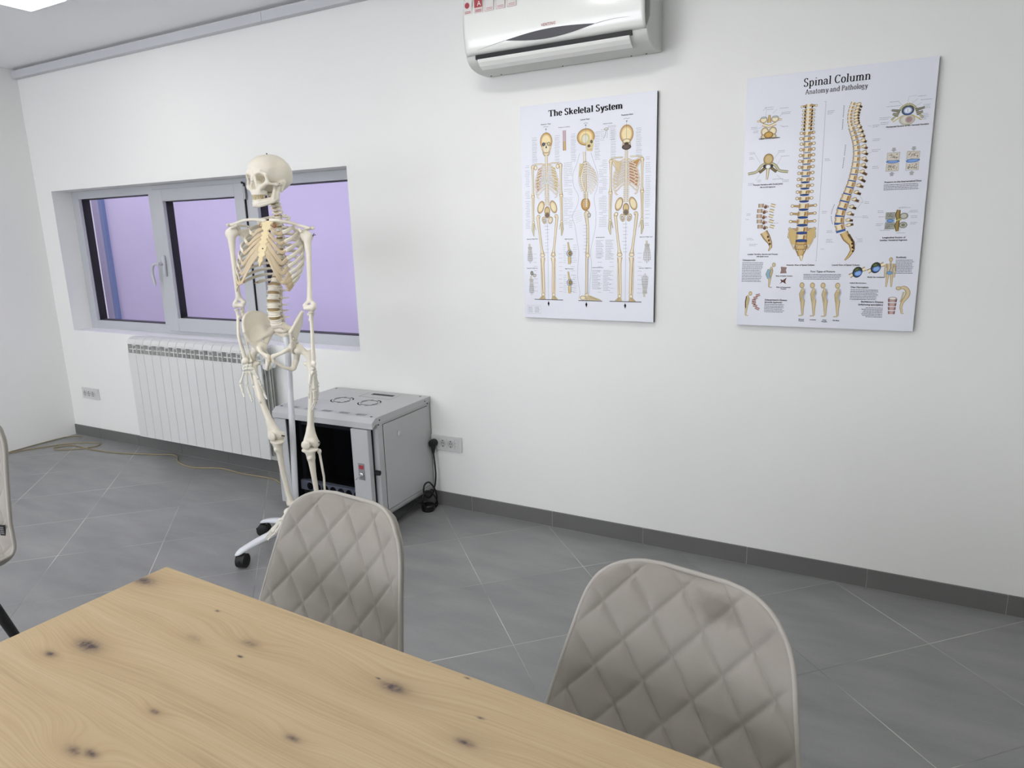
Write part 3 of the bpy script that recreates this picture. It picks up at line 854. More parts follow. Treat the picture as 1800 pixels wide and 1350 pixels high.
pw = MB(); pw.lathe([(.03, 0), (.034, .008), (.034, .03), (.03, .034)], (-.005, -.095, -.341), 'z', 20)
pw.build('cord_bundle', M_cord, pl, autosmooth=40)

M_beige = mat('beige_cable', '#8f8468', .6)
cb = MB().tube([(x, y, .0045) for x, y, _ in bez([(-5.20, -1.05, 0), (-5.10, -.80, 0), (-5.17, -.50, 0), (-5.06, -.26, 0), (-4.98, -.16, 0), (-4.84, -.09, 0), (-4.76, -.12, 0), (-4.80, -.22, 0), (-4.93, -.30, 0), (-5.00, -.28, 0), (-4.93, -.20, 0), (-4.70, -.20, 0), (-4.45, -.17, 0), (-4.22, -.10, 0), (-4.05, -.045, 0), (-3.90, -.13, 0), (-3.72, -.16, 0), (-3.55, -.10, 0), (-3.35, -.11, 0), (-3.10, -.10, 0), (-2.95, -.14, 0), (-2.75, -.06, 0), (-2.2, -.04, 0)], 8)], .0042, 8).build('floor_cable', M_beige, None, smooth=True)
tag(cb, 'thin beige cable lying on the tiles below the radiator, looped near the left corner', 'cable')
cb2 = MB().tube([(x, y, .0042) for x, y, _ in bez([(-5.21, -.95, 0), (-5.19, -.6, 0), (-5.205, -.25, 0), (-5.19, -.08, 0), (-5.1, -.04, 0)], 8)], .0038, 8).build('floor_cable', M_beige, None, smooth=True)
tag(cb2, 'straight beige cable running along the foot of the left wall', 'cable')
# ------------------------------------------------------------------ distance fields -> surface
def surfnet(fn, lo, hi, h):
    lo = np.array(lo, np.float32); hi = np.array(hi, np.float32)
    n = np.ceil((hi - lo) / h).astype(int) + 1
    ax = [lo[i] + h * np.arange(n[i], dtype=np.float32) for i in range(3)]
    X, Y, Z = np.meshgrid(*ax, indexing='ij')
    F = fn(X, Y, Z).astype(np.float32)
    S = F < 0
    nx, ny, nz = F.shape
    cnt = np.zeros((nx - 1, ny - 1, nz - 1), np.int8)
    for a in (0, 1):
        for b in (0, 1):
            for c in (0, 1): cnt += S[a:nx - 1 + a, b:ny - 1 + b, c:nz - 1 + c]
    act = (cnt > 0) & (cnt < 8)
    I, J, K = np.nonzero(act)
    idm = -np.ones(act.shape, np.int64); idm[I, J, K] = np.arange(len(I))
    acc = np.zeros((len(I), 3)); num = np.zeros(len(I))
    cs = [(a, b, c) for a in (0, 1) for b in (0, 1) for c in (0, 1)]
    for i, p in enumerate(cs):
        for q in cs[i + 1:]:
            if sum(abs(p[k] - q[k]) for k in range(3)) != 1: continue
            f0 = F[I + p[0], J + p[1], K + p[2]]; f1 = F[I + q[0], J + q[1], K + q[2]]
            m_ = (f0 < 0) != (f1 < 0)
            t = np.where(m_, f0 / np.where(m_, f0 - f1, 1), 0)
            for k in range(3): acc[:, k] += np.where(m_, p[k] + t * (q[k] - p[k]), 0)
            num += m_
    V = acc / num[:, None] + np.stack([I, J, K], 1)
    V = V * h + lo
    faces = []
    for axis in range(3):
        sl0 = [slice(None)] * 3; sl1 = [slice(None)] * 3
        sl0[axis] = slice(0, -1); sl1[axis] = slice(1, None)
        d = S[tuple(sl0)] != S[tuple(sl1)]
        i, j, k = np.nonzero(d); G = [i, j, k]
        u, v = [x for x in range(3) if x != axis]
        ok = (G[u] > 0) & (G[v] > 0) & (G[u] < n[u] - 1) & (G[v] < n[v] - 1)
        G = [g[ok] for g in G]
        ins = S[tuple(sl0)][d][ok]
        def idx(du, dv):
            g = [x.copy() for x in G]; g[u] = g[u] + du; g[v] = g[v] + dv
            return idm[g[0], g[1], g[2]]
        q = np.stack([idx(-1, -1), idx(0, -1), idx(0, 0), idx(-1, 0)], 1)
        flip = ins if axis != 1 else ~ins
        q[~flip] = q[~flip][:, ::-1]
        faces.append(q)
    return V, np.concatenate(faces)

def smin(a, b, k):
    h = np.clip(.5 + .5 * (b - a) / k, 0, 1); return b + (a - b) * h - k * h * (1 - h)
def smax(a, b, k): return -smin(-a, -b, k)
def sph(X, Y, Z, c, r): return np.sqrt((X - c[0]) ** 2 + (Y - c[1]) ** 2 + (Z - c[2]) ** 2) - r
def ell(X, Y, Z, c, r, rx=0.0, rz=0.0):
    x, y, z = X - c[0], Y - c[1], Z - c[2]
    if rz: x, y = x * math.cos(rz) + y * math.sin(rz), -x * math.sin(rz) + y * math.cos(rz)
    if rx: y, z = y * math.cos(rx) + z * math.sin(rx), -y * math.sin(rx) + z * math.cos(rx)
    k0 = np.sqrt((x / r[0]) ** 2 + (y / r[1]) ** 2 + (z / r[2]) ** 2) + 1e-9
    k1 = np.sqrt((x / r[0] ** 2) ** 2 + (y / r[1] ** 2) ** 2 + (z / r[2] ** 2) ** 2) + 1e-9
    return k0 * (k0 - 1) / k1
def capd(X, Y, Z, a, b, ra, rb=None):
    rb = ra if rb is None else rb
    a = np.array(a, float); b = np.array(b, float); ba = b - a; L2 = (ba @ ba) + 1e-12
    t = np.clip(((X - a[0]) * ba[0] + (Y - a[1]) * ba[1] + (Z - a[2]) * ba[2]) / L2, 0, 1)
    return np.sqrt((X - a[0] - t * ba[0]) ** 2 + (Y - a[1] - t * ba[1]) ** 2 + (Z - a[2] - t * ba[2]) ** 2) - (ra + (rb - ra) * t)
def caps(items, k):
    """items: (a, b, ra, rb) capsules or ('s', c, r) or ('e', c, r)"""
    def fn(X, Y, Z):
        d = None; run = None; last = None
        for it in items:
            if it[0] not in ('s', 'e') and last is not None and tuple(it[0]) == last:
                run = np.minimum(run, capd(X, Y, Z, *it)); last = tuple(it[1]); continue
            if run is not None: d = run if d is None else smin(d, run, k)
            run = None; last = None
            if it[0] not in ('s', 'e'): run = capd(X, Y, Z, *it); last = tuple(it[1]); continue
            if it[0] == 's': q = sph(X, Y, Z, it[1], it[2])
            elif it[0] == 'e': q = ell(X, Y, Z, it[1], it[2], *(it[3:] or ()))
            d = q if d is None else smin(d, q, k)
        if run is not None: d = run if d is None else smin(d, run, k)
        return d
    return fn
def bounds(items, pad=.006):
    P = []
    for it in items:
        if it[0] == 's': P += [np.array(it[1]) - it[2], np.array(it[1]) + it[2]]
        elif it[0] == 'e': r = max(it[2]); P += [np.array(it[1]) - r, np.array(it[1]) + r]
        else:
            a, b, ra = it[:3]; rb = it[3] if len(it) > 3 else ra
            P += [np.array(a) - ra, np.array(a) + ra, np.array(b) - rb, np.array(b) + rb]
    P = np.array(P); return P.min(0) - pad, P.max(0) + pad
def chain(pts, rs): return [(pts[i], pts[i + 1], rs[i], rs[i + 1]) for i in range(len(pts) - 1)]
def blob(items, k, h):
    lo, hi = bounds(items); return surfnet(caps(items, k), lo, hi, h)

# ------------------------------------------------------------------ materials
def bone_mat(name, col, sss=.08, rough=.42, var=.05):
    mt = mat(name, col, rough, var=var, vscale=14, bump=.15, bscale=160, spec=.4)
    b = mt.node_tree.nodes['Principled BSDF']
    b.inputs['Subsurface Weight'].default_value = sss; b.inputs['Subsurface Radius'].default_value = (.006, .004, .002)
    b.inputs['Subsurface Scale'].default_value = 1.0
    return mt
M_bone = bone_mat('bone_plastic', '#e6e0d0')
M_bone2 = bone_mat('pale_bone_plastic', '#e3e0d4')
M_stern = bone_mat('warm_sternum_plastic', '#e6d5ab', var=.06)
M_cart = bone_mat('tan_cartilage', '#cdbb9b', sss=.2)
M_disc = mat('tan_disc', '#a08a60', .5)
M_teeth = mat('teeth_enamel', '#cfc19a', .3, var=.1, vscale=120)
M_brown = mat('brown_cartilage', '#8d5f3c', .5)
M_steel = mat('dark_steel', '#3a3a3c', .35, metal=.8)

# ------------------------------------------------------------------ frames
SK_P = (-2.29, -.70, 0); SK_R = math.atan2(.735, .678)
sk = thing('skeleton_model', 'life-size cream anatomical skeleton standing in front of the window', 'skeleton model', SK_P, SK_R)
TH = math.radians(27)                    # body turn, towards the picture's left
def Rz(a): c_, s_ = math.cos(a), math.sin(a); return np.array([[c_, -s_, 0], [s_, c_, 0], [0, 0, 1.]])
def tilt_x(a): c_, s_ = math.cos(a), math.sin(a); return np.array([[1, 0, 0], [0, c_, -s_], [0, s_, c_]])
def bone(name, VF, Mx, off, material=M_bone, parent=sk, mirror=False, smooth=True):
    V, Fc = VF; V = np.array(V, float).copy()
    if mirror: V[:, 0] *= -1; Fc = [f[::-1] for f in Fc]
    V = V @ np.array(Mx).T + np.array(off)
    o = link(name, V, [tuple(int(i) for i in f) for f in Fc], material, parent, smooth); return o
BODY = Rz(-TH); B0 = np.array([-.004, 0.0, 0.0])
def shx(z): return .028 * max(0.0, min(1.0, (z - 1.2) / .25))
def bp(p): return BODY @ np.array(p, float) + B0      # body coordinates (left, back, up) -> skeleton coordinates

# ------------------------------------------------------------------ skull
def skull_fn(X, Y, Z):
    A = np.abs(X)
    d = ell(X, Y, Z, (0, .014, .004), (.0665, .086, .0665))
    d = smin(d, ell(X, Y, Z, (0, -.034, .004), (.055, .052, .054)), .02)
    d = smin(d, ell(X, Y, Z, (0, .052, -.012), (.056, .048, .050)), .02)
    d = smin(d, ell(A, Y, Z, (.050, .030, .012), (.020, .030, .026)), .02)
    # base
    d = smin(d, ell(X, Y, Z, (0, .015, -.052), (.040, .045, .018)), .015)
    # temporal hollows
    d = smax(d, -ell(A, Y, Z, (.074, -.040, -.022), (.0175, .030, .034)), .012)
    # face block
    d = smin(d, ell(X, Y, Z, (0, -.058, -.036), (.038, .026, .036)), .01)
    d = smin(d, ell(X, Y, Z, (0, -.068, -.068), (.027, .022, .020)), .012)
    # brow ridges
    d = smin(d, capd(A, Y, Z, (.010, -.0815, -.008), (.034, -.077, -.0045), .0058, .0052), .012)
    d = smin(d, capd(A, Y, Z, (.034, -.077, -.0045), (.0500, -.065, -.014), .0052, .0048), .006)
    d = smin(d, capd(A, Y, Z, (.0500, -.065, -.014), (.0510, -.061, -.038), .0050, .0052), .005)
    # cheek bones
    d = smin(d, capd(A, Y, Z, (.0510, -.061, -.040), (.036, -.076, -.054), .0070, .0085), .007)
    d = smin(d, capd(A, Y, Z, (.036, -.076, -.053), (.022, -.077, -.064), .0070, .0060), .010)
    d = smin(d, capd(A, Y, Z, (.053, -.058, -.045), (.0625, -.026, -.047), .0052, .0040), .006)
    d = smin(d, capd(A, Y, Z, (.0625, -.026, -.047), (.057, .004, -.042), .0040, .0055), .012)
    # orbits
    orb = ell(A, Y, Z, (.0315, -.085, -.0290), (.0212, .020, .0182), 0, .25)
    orb = smin(orb, ell(A, Y, Z, (.026, -.060, -.030), (.0150, .030, .0140)), .008)
    d = smax(d, -orb, .004)
    # nasal bones
    nb_ = capd(X, Y, Z, (0, -.083, -.014), (0, -.0935, -.036), .0056, .0046)
    d = smin(d, nb_, .009)
    d = smin(d, capd(A, Y, Z, (.010, -.082, -.022), (.0145, -.083, -.056), .0038, .0045), .005)
    nose = ell(A, Y, Z, (.0055, -.090, -.0545), (.0070, .022, .0105))
    nose = smin(nose, ell(X, Y, Z, (0, -.094, -.045), (.0058, .020, .010)), .006)
    d = smax(d, -nose, .003)
    d = smin(d, capd(X, Y, Z, (0, -.074, -.04), (0, -.078, -.062), .0012), .001)
    # alveolar arch
    ar = np.sqrt((X / .0285) ** 2 + ((Y + .058) / .031) ** 2)
    arch = np.maximum(np.abs(ar - .86) * .028 - .0052, np.abs(Z + .0755) - .0075)
    arch = np.maximum(arch, Y + .040)
    d = smin(d, arch, .006)
    # mastoids, occipital ridge
    d = smin(d, capd(A, Y, Z, (.052, .020, -.042), (.047, .014, -.068), .0115, .0060), .010)
    d = smin(d, capd(A, Y, Z, (.0, .092, -.022), (.035, .080, -.028), .006, .004), .014)
    d = smax(d, -sph(A, Y, Z, (.062, .012, -.041), .0042), .003)
    # faint sutures
    d = d + .0006 * np.exp(-((Y + .030 - .10 * np.maximum(0, .06 - Z)) / .0011) ** 2) * (Z > .0)
    # vault cut line
    d = d + .0007 * np.exp(-((Z - .018) / .0009) ** 2) * (Z > 0)
    return d
SKM = Rz(-math.radians(47)); SKO = np.array([.0285, 0.0, 1.647])
sp = SKM @ np.array([0, .0, 0])
SKS = SKM
def face(VF):
    V, F_ = VF; V = np.array(V, float); lo_ = V[:, 2] < 0; V[lo_, 2] *= 1.10; V[:, 0] *= 1.02; return V, F_
skull = bone('skull', face(surfnet(skull_fn, (-.082, -.112, -.092), (.082, .112, .082), .0015)), SKM, SKO)
def mand_fn(X, Y, Z):
    A = np.abs(X)
    d = None
    lowp = [(0, -.082, -.1235), (.016, -.078, -.1245), (.030, -.060, -.120), (.042, -.030, -.110), (.0465, -.012, -.100)]
    uppp = [(0, -.083, -.1065), (.014, -.080, -.1065), (.0245, -.062, -.1045), (.034, -.036, -.100), (.044, -.016, -.090)]
    for pts, r in ((lowp, (.0068, .0064, .0060, .0062, .0064)), (uppp, (.0045, .0045, .0048, .0050, .0050))):
        row = None
        for i in range(4):
            q = capd(A, Y, Z, pts[i], pts[i + 1], r[i], r[i + 1]); row = q if row is None else np.minimum(row, q)
        d = row if d is None else smin(d, row, .012)
    mid = [tuple((np.array(a) + np.array(b)) / 2) for a, b in zip(lowp, uppp)]
    for i in range(4): d = np.minimum(d, capd(A, Y, Z, mid[i], mid[i + 1], .0062, .0058))
    d = smin(d, capd(X, Y, Z, (-.005, -.0855, -.122), (.005, -.0855, -.122), .0050), .010)
    for (a_, b_) in (((.044, -.026, -.098), (.049, -.018, -.058)), ((.045, -.016, -.098), (.0495, -.006, -.060)), ((.0455, -.012, -.10), (.050, .002, -.056)), ((.0435, -.030, -.098), (.049, -.021, -.060))): d = smin(d, capd(A, Y, Z, a_, b_, .0044, .0034), .006)
    # ramus
    ram = [((.0465, -.010, -.098), (.0500, .004, -.052), .0048, .0040), ((.0430, -.032, -.094), (.0490, -.022, -.054), .0050, .0032), ((.0455, -.018, -.095), (.0495, -.008, -.062), .0046, .0032), ((.049, -.014, -.066), (.049, -.010, -.064), .0040, .0040)]
    for it in ram: d = smin(d, capd(A, Y, Z, *it), .007)
    d = smin(d, capd(A, Y, Z, (.046, .005, -.050), (.055, .005, -.050), .0042), .004)
    return d
mand = bone('mandible', face(surfnet(mand_fn, (-.064, -.100, -.136), (.064, .018, -.042), .0015)), SKM, SKO + np.array([0, 0, .004]), parent=skull)
def teeth(zc, hgt, rx, ry, nm, par, n=14):
    tmb = MB()
    a0 = math.radians(98)
    for i in range(n):
        a = -a0 + 2 * a0 * (i + .5) / n
        x = rx * math.sin(a); y = -.058 - ry * math.cos(a)
        wd_ = (.0047 if abs(a) < .7 else .0056)
        c_ = np.array([x, y, zc]); tx = np.array([math.cos(a), math.sin(a) * ry / rx, 0]); tx /= np.linalg.norm(tx); ny = np.array([-tx[1], tx[0], 0])
        dep = .0026 if abs(a) < .8 else .0042
        vs = []
        for (sz, k_) in ((-1, .82), (-.5, 1), (.5, 1), (1, .75)):
            for ang in range(8):
                q = ang * PI / 4 + PI / 8
                vs.append(SKM @ (c_ + tx * math.cos(q) * wd_ * .5 * 1.12 * k_ + ny * math.sin(q) * dep * k_ + np.array([0, 0, sz * hgt / 2])) + SKO)
        fs = [tuple(range(8))[::-1]] + [(r * 8 + k_, r * 8 + (k_ + 1) % 8, (r + 1) * 8 + (k_ + 1) % 8, (r + 1) * 8 + k_) for r in range(3) for k_ in range(8)] + [tuple(range(24, 32))]
        tmb.add(vs, fs)
    return tmb.build(nm, M_teeth, par, smooth=True)
teeth(-.0945, .0130, .0240, .0285, 'upper_teeth', skull)
teeth(-.1055, .0125, .0232, .0270, 'lower_teeth', mand)
MB().lathe([(.0025, .069), (.0025, .0735), (.0015, .0745)], tuple(SKO), 'z', 10).build('suspension_screw', M_steel, skull)
sc_ = MB()
for (x, y, z) in ((.055, -.01, -.048), (.050, .016, .016)):
    p = SKM @ np.array([x * 1.18, y, z]) + SKO; sc_.add(*(lambda b: (b.v, b.f))(MB().lathe([(.0022, -.0016), (.0022, .0016)], tuple(p), 'z', 8))); sc_.build('screw', M_steel, skull); sc_ = MB()

# ------------------------------------------------------------------ spine
def vert_lumbar(s=1.0):
    it = [('e', (0, 0, .0105), (.0235, .0165, .0035)), ('e', (0, 0, -.0105), (.0235, .0165, .0035)), ('e', (0, 0, 0), (.0205, .0148, .0125))]
    for q in (-1, 1):
        it += [((q * .013, .012, .004), (q * .014, .026, .003), .0048, .0050), ((q * .014, .026, .003), (q * .038, .030, .004), .0042, .0030),
               ((q * .014, .028, .003), (q * .013, .030, .018), .0050, .0045), ((q * .013, .030, -.002), (q * .012, .032, -.018), .0050, .0042), ((q * .014, .028, 0), (0, .040, -.002), .0040, .0040)]
    it += [((0, .040, .003), (0, .062, -.001), .0030, .0034), ((0, .040, -.005), (0, .062, -.009), .0030, .0036)]
    return blob(it, .0045, .0016)
def vert_thor():
    it = [('e', (0, 0, .0075), (.0160, .0140, .0030)), ('e', (0, 0, -.0075), (.0160, .0140, .0030)), ('e', (0, 0, 0), (.0138, .0122, .0090))]
    for q in (-1, 1):
        it += [((q * .009, .010, .003), (q * .011, .020, .003), .0040, .0042), ((q * .011, .020, .003), (q * .030, .032, .005), .0042, .0045),
               ((q * .010, .022, .0), (q * .009, .024, .012), .0038, .0030), ((q * .010, .022, 0), (0, .030, -.003), .0036, .0036)]
    it += [((0, .030, -.003), (0, .048, -.024), .0038, .0030)]
    return blob(it, .004, .0016)
def vert_cerv():
    it = [('e', (0, 0, .0045), (.0120, .0095, .0024)), ('e', (0, 0, -.0045), (.0120, .0095, .0024)), ('e', (0, 0, 0), (.0100, .0085, .0058))]
    for q in (-1, 1):
        it += [((q * .010, .003, 0), (q * .022, .007, -.003), .0034, .0034), ((q * .012, .009, 0), (q * .018, .016, .0), .0040, .0060), ((q * .018, .016, .0), (0, .026, -.002), .0036, .0034)]
    it += [((0, .026, -.002), (0, .038, -.007), .0034, .0036)]
    return blob(it, .003, .0014)
VL, VT, VC = vert_lumbar(), vert_thor(), vert_cerv()
LZ = [1.175 - .034 * i for i in range(5)]
TZ = [1.468 - .0236 * i for i in range(12)]
CZ = [1.487 + .0148 * i for i in range(7)]
TY = [.056, .062, .068, .070, .076, .080, .080, .076, .068, .056, .043, .030]
LY = [.016, .004, -.004, -.004, .006]
CY_ = [.050, .042, .034, .027, .021, .016, .013]
spine_pts = [(LZ[4], LY[4])] + [(LZ[i], LY[i]) for i in (3, 2, 1, 0)] + [(TZ[i], TY[i]) for i in range(11, -1, -1)] + [(CZ[i], CY_[i]) for i in range(7)]
# the head sits a little off the body's axis
def spine_x(z): return shx(z) + .0
for j, (z, y) in enumerate(spine_pts):
    j0, j1 = max(0, j - 1), min(len(spine_pts) - 1, j + 1)
    ang = math.atan2(spine_pts[j1][1] - spine_pts[j0][1], spine_pts[j1][0] - spine_pts[j0][0])
    base = VL if j < 5 else VT if j < 17 else VC
    s = 1.22 if j < 5 else (1.08 - .022 * (j - 5)) if j < 17 else 1.0 + (.18 if j == 22 else 0)
    Mx = BODY @ tilt_x(-ang) @ np.diag([s, s, 1.0 if j < 5 else s])
    bone('vertebra', base, Mx, bp((spine_x(z), y, z)), M_bone)
    if j < len(spine_pts) - 1:
        z2, y2 = spine_pts[j1]; r = (.0250, .0180) if j < 5 else (.0138 * s, .012 * s) if j < 17 else (.0100, .0080)
        hh = .0046 if j < 5 else .0038 if j < 17 else .0028
        n_ = 20; vs = []; 
        for q in (-1, -.4, .4, 1):
            for k_ in range(n_):
                a = 2 * PI * k_ / n_; e = 1.0 if abs(q) < .9 else .94
                vs.append(BODY @ (tilt_x(-ang) @ np.array([r[0] * e * math.cos(a), r[1] * e * math.sin(a), q * hh])) + bp((spine_x((z + z2) / 2), (y + y2) / 2, (z + z2) / 2)))
        fs = [tuple(range(n_))[::-1]] + [(r_ * n_ + k_, r_ * n_ + (k_ + 1) % n_, (r_ + 1) * n_ + (k_ + 1) % n_, (r_ + 1) * n_ + k_) for r_ in range(3) for k_ in range(n_)] + [tuple(range(3 * n_, 4 * n_))]
        link('spinal_disc', vs, fs, M_disc, sk, True)
# atlas up to the skull base
bone('neck_stem', blob([((0, .0, 0), (0, .0, .02), .006, .006)], .002, .002), BODY, bp((.026, .010, CZ[6] + .006)), M_steel)

# ------------------------------------------------------------------ ribs, cartilage, sternum
def strap(path, wh, name, material, n=10, up_hint=None):
    """ribbon-like bone: path in body coordinates, wh = list of (half height, half thickness)"""
    P = [np.array(p, float) for p in path]; N_ = len(P); v = []; f = []
    for i in range(N_):
        t = P[min(i + 1, N_ - 1)] - P[max(i - 1, 0)]; t /= np.linalg.norm(t) + 1e-9
        out = P[i] - np.array([0, .01 - .0 * P[i][1], P[i][2]]); out[2] = .12 * np.linalg.norm(out[:2])
        out -= t * (out @ t); out /= np.linalg.norm(out) + 1e-9
        upv = np.cross(t, out)
        hh, th = wh[i]
        for k in range(n):
            a = 2 * PI * k / n
            ca, sa = math.cos(a), math.sin(a)
            ca = math.copysign(abs(ca) ** .7, ca); sa = math.copysign(abs(sa) ** .8, sa)
            v.append(bp(P[i] + upv * hh * ca + out * th * sa))
    for i in range(N_ - 1):
        for k in range(n):
            k2 = (k + 1) % n; f.append((i * n + k, i * n + k2, (i + 1) * n + k2, (i + 1) * n + k))
    f.append(tuple(range(n - 1, -1, -1))); f.append(tuple((N_ - 1) * n + k for k in range(n)))
    o = link(name, v, f, material, sk, True)
    bm = bmesh.new(); bm.from_mesh(o.data); bmesh.ops.recalc_face_normals(bm, faces=bm.faces); bm.to_mesh(o.data); bm.free()
    return o
RW = [.062, .088, .105, .118, .127, .133, .136, .135, .131, .124, .108, .080]
RD = [.045, .060, .070, .078, .083, .086, .088, .088, .086, .082, .074, .060]
REND = [140, 135, 134, 133, 132, 131, 128, 122, 116, 108, 84, 58]
RDROP = [.030, .050, .066, .080, .092, .102, .110, .112, .108, .100, .070, .045]
STZ = [1.437, 1.424, 1.405, 1.388, 1.370, 1.352, 1.338]          # sternal attachments
def stern_y(z): return -.030 - (1.455 - z) / .175 * .068
cart_low = None
for side in (1, -1):
    prevc = None
    for i in range(12):
        ys = TY[i] + .012; W_, D_ = RW[i] * (.95 if side > 0 else 1.10), RD[i]; path = []; wh = []
        K = 30; pe = math.radians(REND[i]); z0 = TZ[i] + .004
        for k in range(K + 1):
            ph = .10 + (pe - .10) * k / K
            x = W_ * math.sin(ph) ** .88 * 1.0; y = ys + .018 * math.sin(min(PI, ph * 1.9)) - D_ * (1 - math.cos(ph))
            q = (1 - math.cos(ph)) / 2
            z = z0 - RDROP[i] * (q ** 1.15) * 1.02
            path.append((side * x + shx(z), y, z))
            e = min(1, k / 4)
            hgt = (.0060 + .0018 * (k / K)) * (.75 + .25 * e); 
            if k == K: hgt *= .92
            wh.append((hgt * (1.1 if i in (1, 2, 3, 4, 5, 6) else .9), .0028 + .0006 * (k / K)))
        strap(path, wh, 'rib', M_bone)
        pend = np.array(path[-1]); pt = pend - np.array(path[-3]); pt /= np.linalg.norm(pt)
        if i < 7:
            zt = STZ[i]; tgt = np.array([side * (.019 if i < 2 else .014) + shx(zt), stern_y(zt), zt])
            mid = pend + pt * (.018 + .006 * max(0, i - 3))
            if i > 3: mid[2] -= .006 * (i - 3)
            m2 = (mid + tgt) / 2; m2[1] -= .010
            cp_ = bez([pend - pt * .004, mid, m2, tgt], 6)
            strap(cp_, [(.0066 + (.0026 if i > 3 else .0004), .0022)] * len(cp_), 'costal_cartilage', M_cart)
            prevc = cp_
        elif i < 10:
            tgt = np.array(prevc[int(len(prevc) * .45)]); tgt = tgt + np.array([0, .002, -.008])
            mid = pend + pt * .020 + np.array([0, 0, -.004])
            cp_ = bez([pend - pt * .004, mid, (mid + tgt) / 2 + np.array([0, -.006, -.004]), tgt], 6)
            strap(cp_, [(.0086, .0026)] * len(cp_), 'costal_cartilage', M_cart)
            prevc = cp_
        else:
            cp_ = bez([pend, pend + pt * .010, pend + pt * .016], 4)
            strap(cp_, [(.005 - .0045 * k / (len(cp_) - 1), .0025) for k in range(len(cp_))], 'costal_cartilage', M_cart)
def P_st(z, x=0, dy=0): return (x + shx(z), stern_y(z) + dy, z)
sx_ = lambda z, x: (shx(z) + x, stern_y(z), z)
st_it = [(sx_(1.446, -.017), sx_(1.446, .017), .0090), (sx_(1.428, -.010), sx_(1.428, .010), .010)]
for z_, h_ in ((1.40, .006), (1.37, .007), (1.345, .009), (1.32, .008), (1.298, .003)): st_it.append((sx_(z_, -h_), sx_(z_, h_), .0085))
st_it += chain([P_st(1.440), P_st(1.405), P_st(1.37), P_st(1.335), P_st(1.310), P_st(1.276)], [.013, .0100, .0125, .0135, .0085, .0035])
for i in range(7): st_it += [(sx_(STZ[i], -.0138), sx_(STZ[i], .0138), .0055)]
def stern_fn(X, Y, Z):
    d = caps(st_it, .005)(X, Y, Z)
    pl_ = np.abs((Y - (-.030 - (1.455 - Z) / .175 * .068)) * .93) - .0052
    return smax(d, pl_, .003)
lo, hi = bounds(st_it)
stm = bone('sternum', surfnet(stern_fn, lo, hi, .0015), BODY, B0, M_stern)
p = bp((0.002 + shx(1.345), stern_y(1.345) - .0055, 1.345))
MB().lathe([(.0028, -.0016), (.0028, .0016)], tuple(p), 'y', 10).build('screw', M_steel, stm)
for s_ in (1, -1):
    bone('joint_cushion', blob([('e', (s_ * .028 + shx(1.434), stern_y(1.437) + .004, 1.434), (.009, .006, .010))], .002, .0016), BODY, B0, M_brown)

# ------------------------------------------------------------------ shoulder girdle
SHY = .028                                # shoulder joint depth in body coordinates
SHZ = {1: 1.392, -1: 1.414}
SHX = .166
for s_ in (1, -1):
    hz_ = SHZ[s_]; dz = hz_ - 1.40
    A_ = lambda x, y, z: (s_ * x, y, z)
    ac_ = A_(.182, .046, hz_ + .026)
    cl_ = [(s_ * .016 + shx(1.45), stern_y(1.452), 1.456), (s_ * .052 + .018, stern_y(1.45) - .004, 1.457 + dz * .3), (s_ * .095 + .010, -.010, 1.451 + dz * .6), A_(.135, .022, 1.440 + dz * .8), A_(.172, .036, hz_ + .030)]
    pts = bez(cl_, 5); rs = [.0080, .0068, .0060, .0056, .0054] * 1
    rr = [np.interp(k / (len(pts) - 1), [0, .08, .3, .7, .9, 1], [.0095, .0075, .0058, .0058, .0062, .0050]) for k in range(len(pts))]
    it = [(pts[k], pts[k + 1], rr[k], rr[k + 1]) for k in range(len(pts) - 1)]
    lo, hi = bounds(it); bone('clavicle', surfnet(caps(it, .003), lo, hi, .0017), BODY, B0, M_bone)
    # scapula: thin blade, spine, acromion, coracoid, glenoid
    sup, inf, gl_ = np.array([.078, .100, 1.425 + dz]), np.array([.098, .104, 1.290 + dz]), np.array([.146, .045, hz_])
    nrm = np.cross(inf - sup, gl_ - sup); nrm /= np.linalg.norm(nrm); cen = (sup + inf + gl_) / 3
    edges_ = []
    for a, b in ((sup, inf), (inf, gl_), (gl_, sup)):
        e = np.cross(b - a, nrm); e /= np.linalg.norm(e)
        if e @ (cen - a) > 0: e = -e
        edges_.append((a, e))
    it = [(tuple(gl_), tuple(inf), .0060, .0045), (tuple(sup), tuple(inf), .0030, .0045), (tuple(gl_), tuple(sup), .0055, .0030),
          ((.084, .108, 1.400 + dz), (.130, .086, 1.424 + dz), .0030, .0050), ((.130, .086, 1.424 + dz), (.176, .064, hz_ + .030), .0050, .0075), ((.176, .064, hz_ + .030), (.188, .038, hz_ + .029), .0080, .0065),
          ((.140, .040, hz_ + .016), (.138, .018, hz_ + .026), .0070, .0060), ((.138, .018, hz_ + .026), (.152, .000, hz_ + .016), .0060, .0058), ('e', (.148, .043, hz_), (.008, .012, .016))]
    def scap(X, Y, Z, it=it, edges_=edges_, nrm=nrm, sup=sup):
        d = caps(it, .006)(X, Y, Z)
        pld = np.abs((X - sup[0]) * nrm[0] + (Y - sup[1]) * nrm[1] + (Z - sup[2]) * nrm[2]) - .0016
        for a, e in edges_: pld = np.maximum(pld, (X - a[0]) * e[0] + (Y - a[1]) * e[1] + (Z - a[2]) * e[2])
        return smin(d, pld, .004)
    lo, hi = bounds(it); bone('scapula', surfnet(scap, lo, hi, .0019), BODY, B0, M_bone, mirror=(s_ < 0))

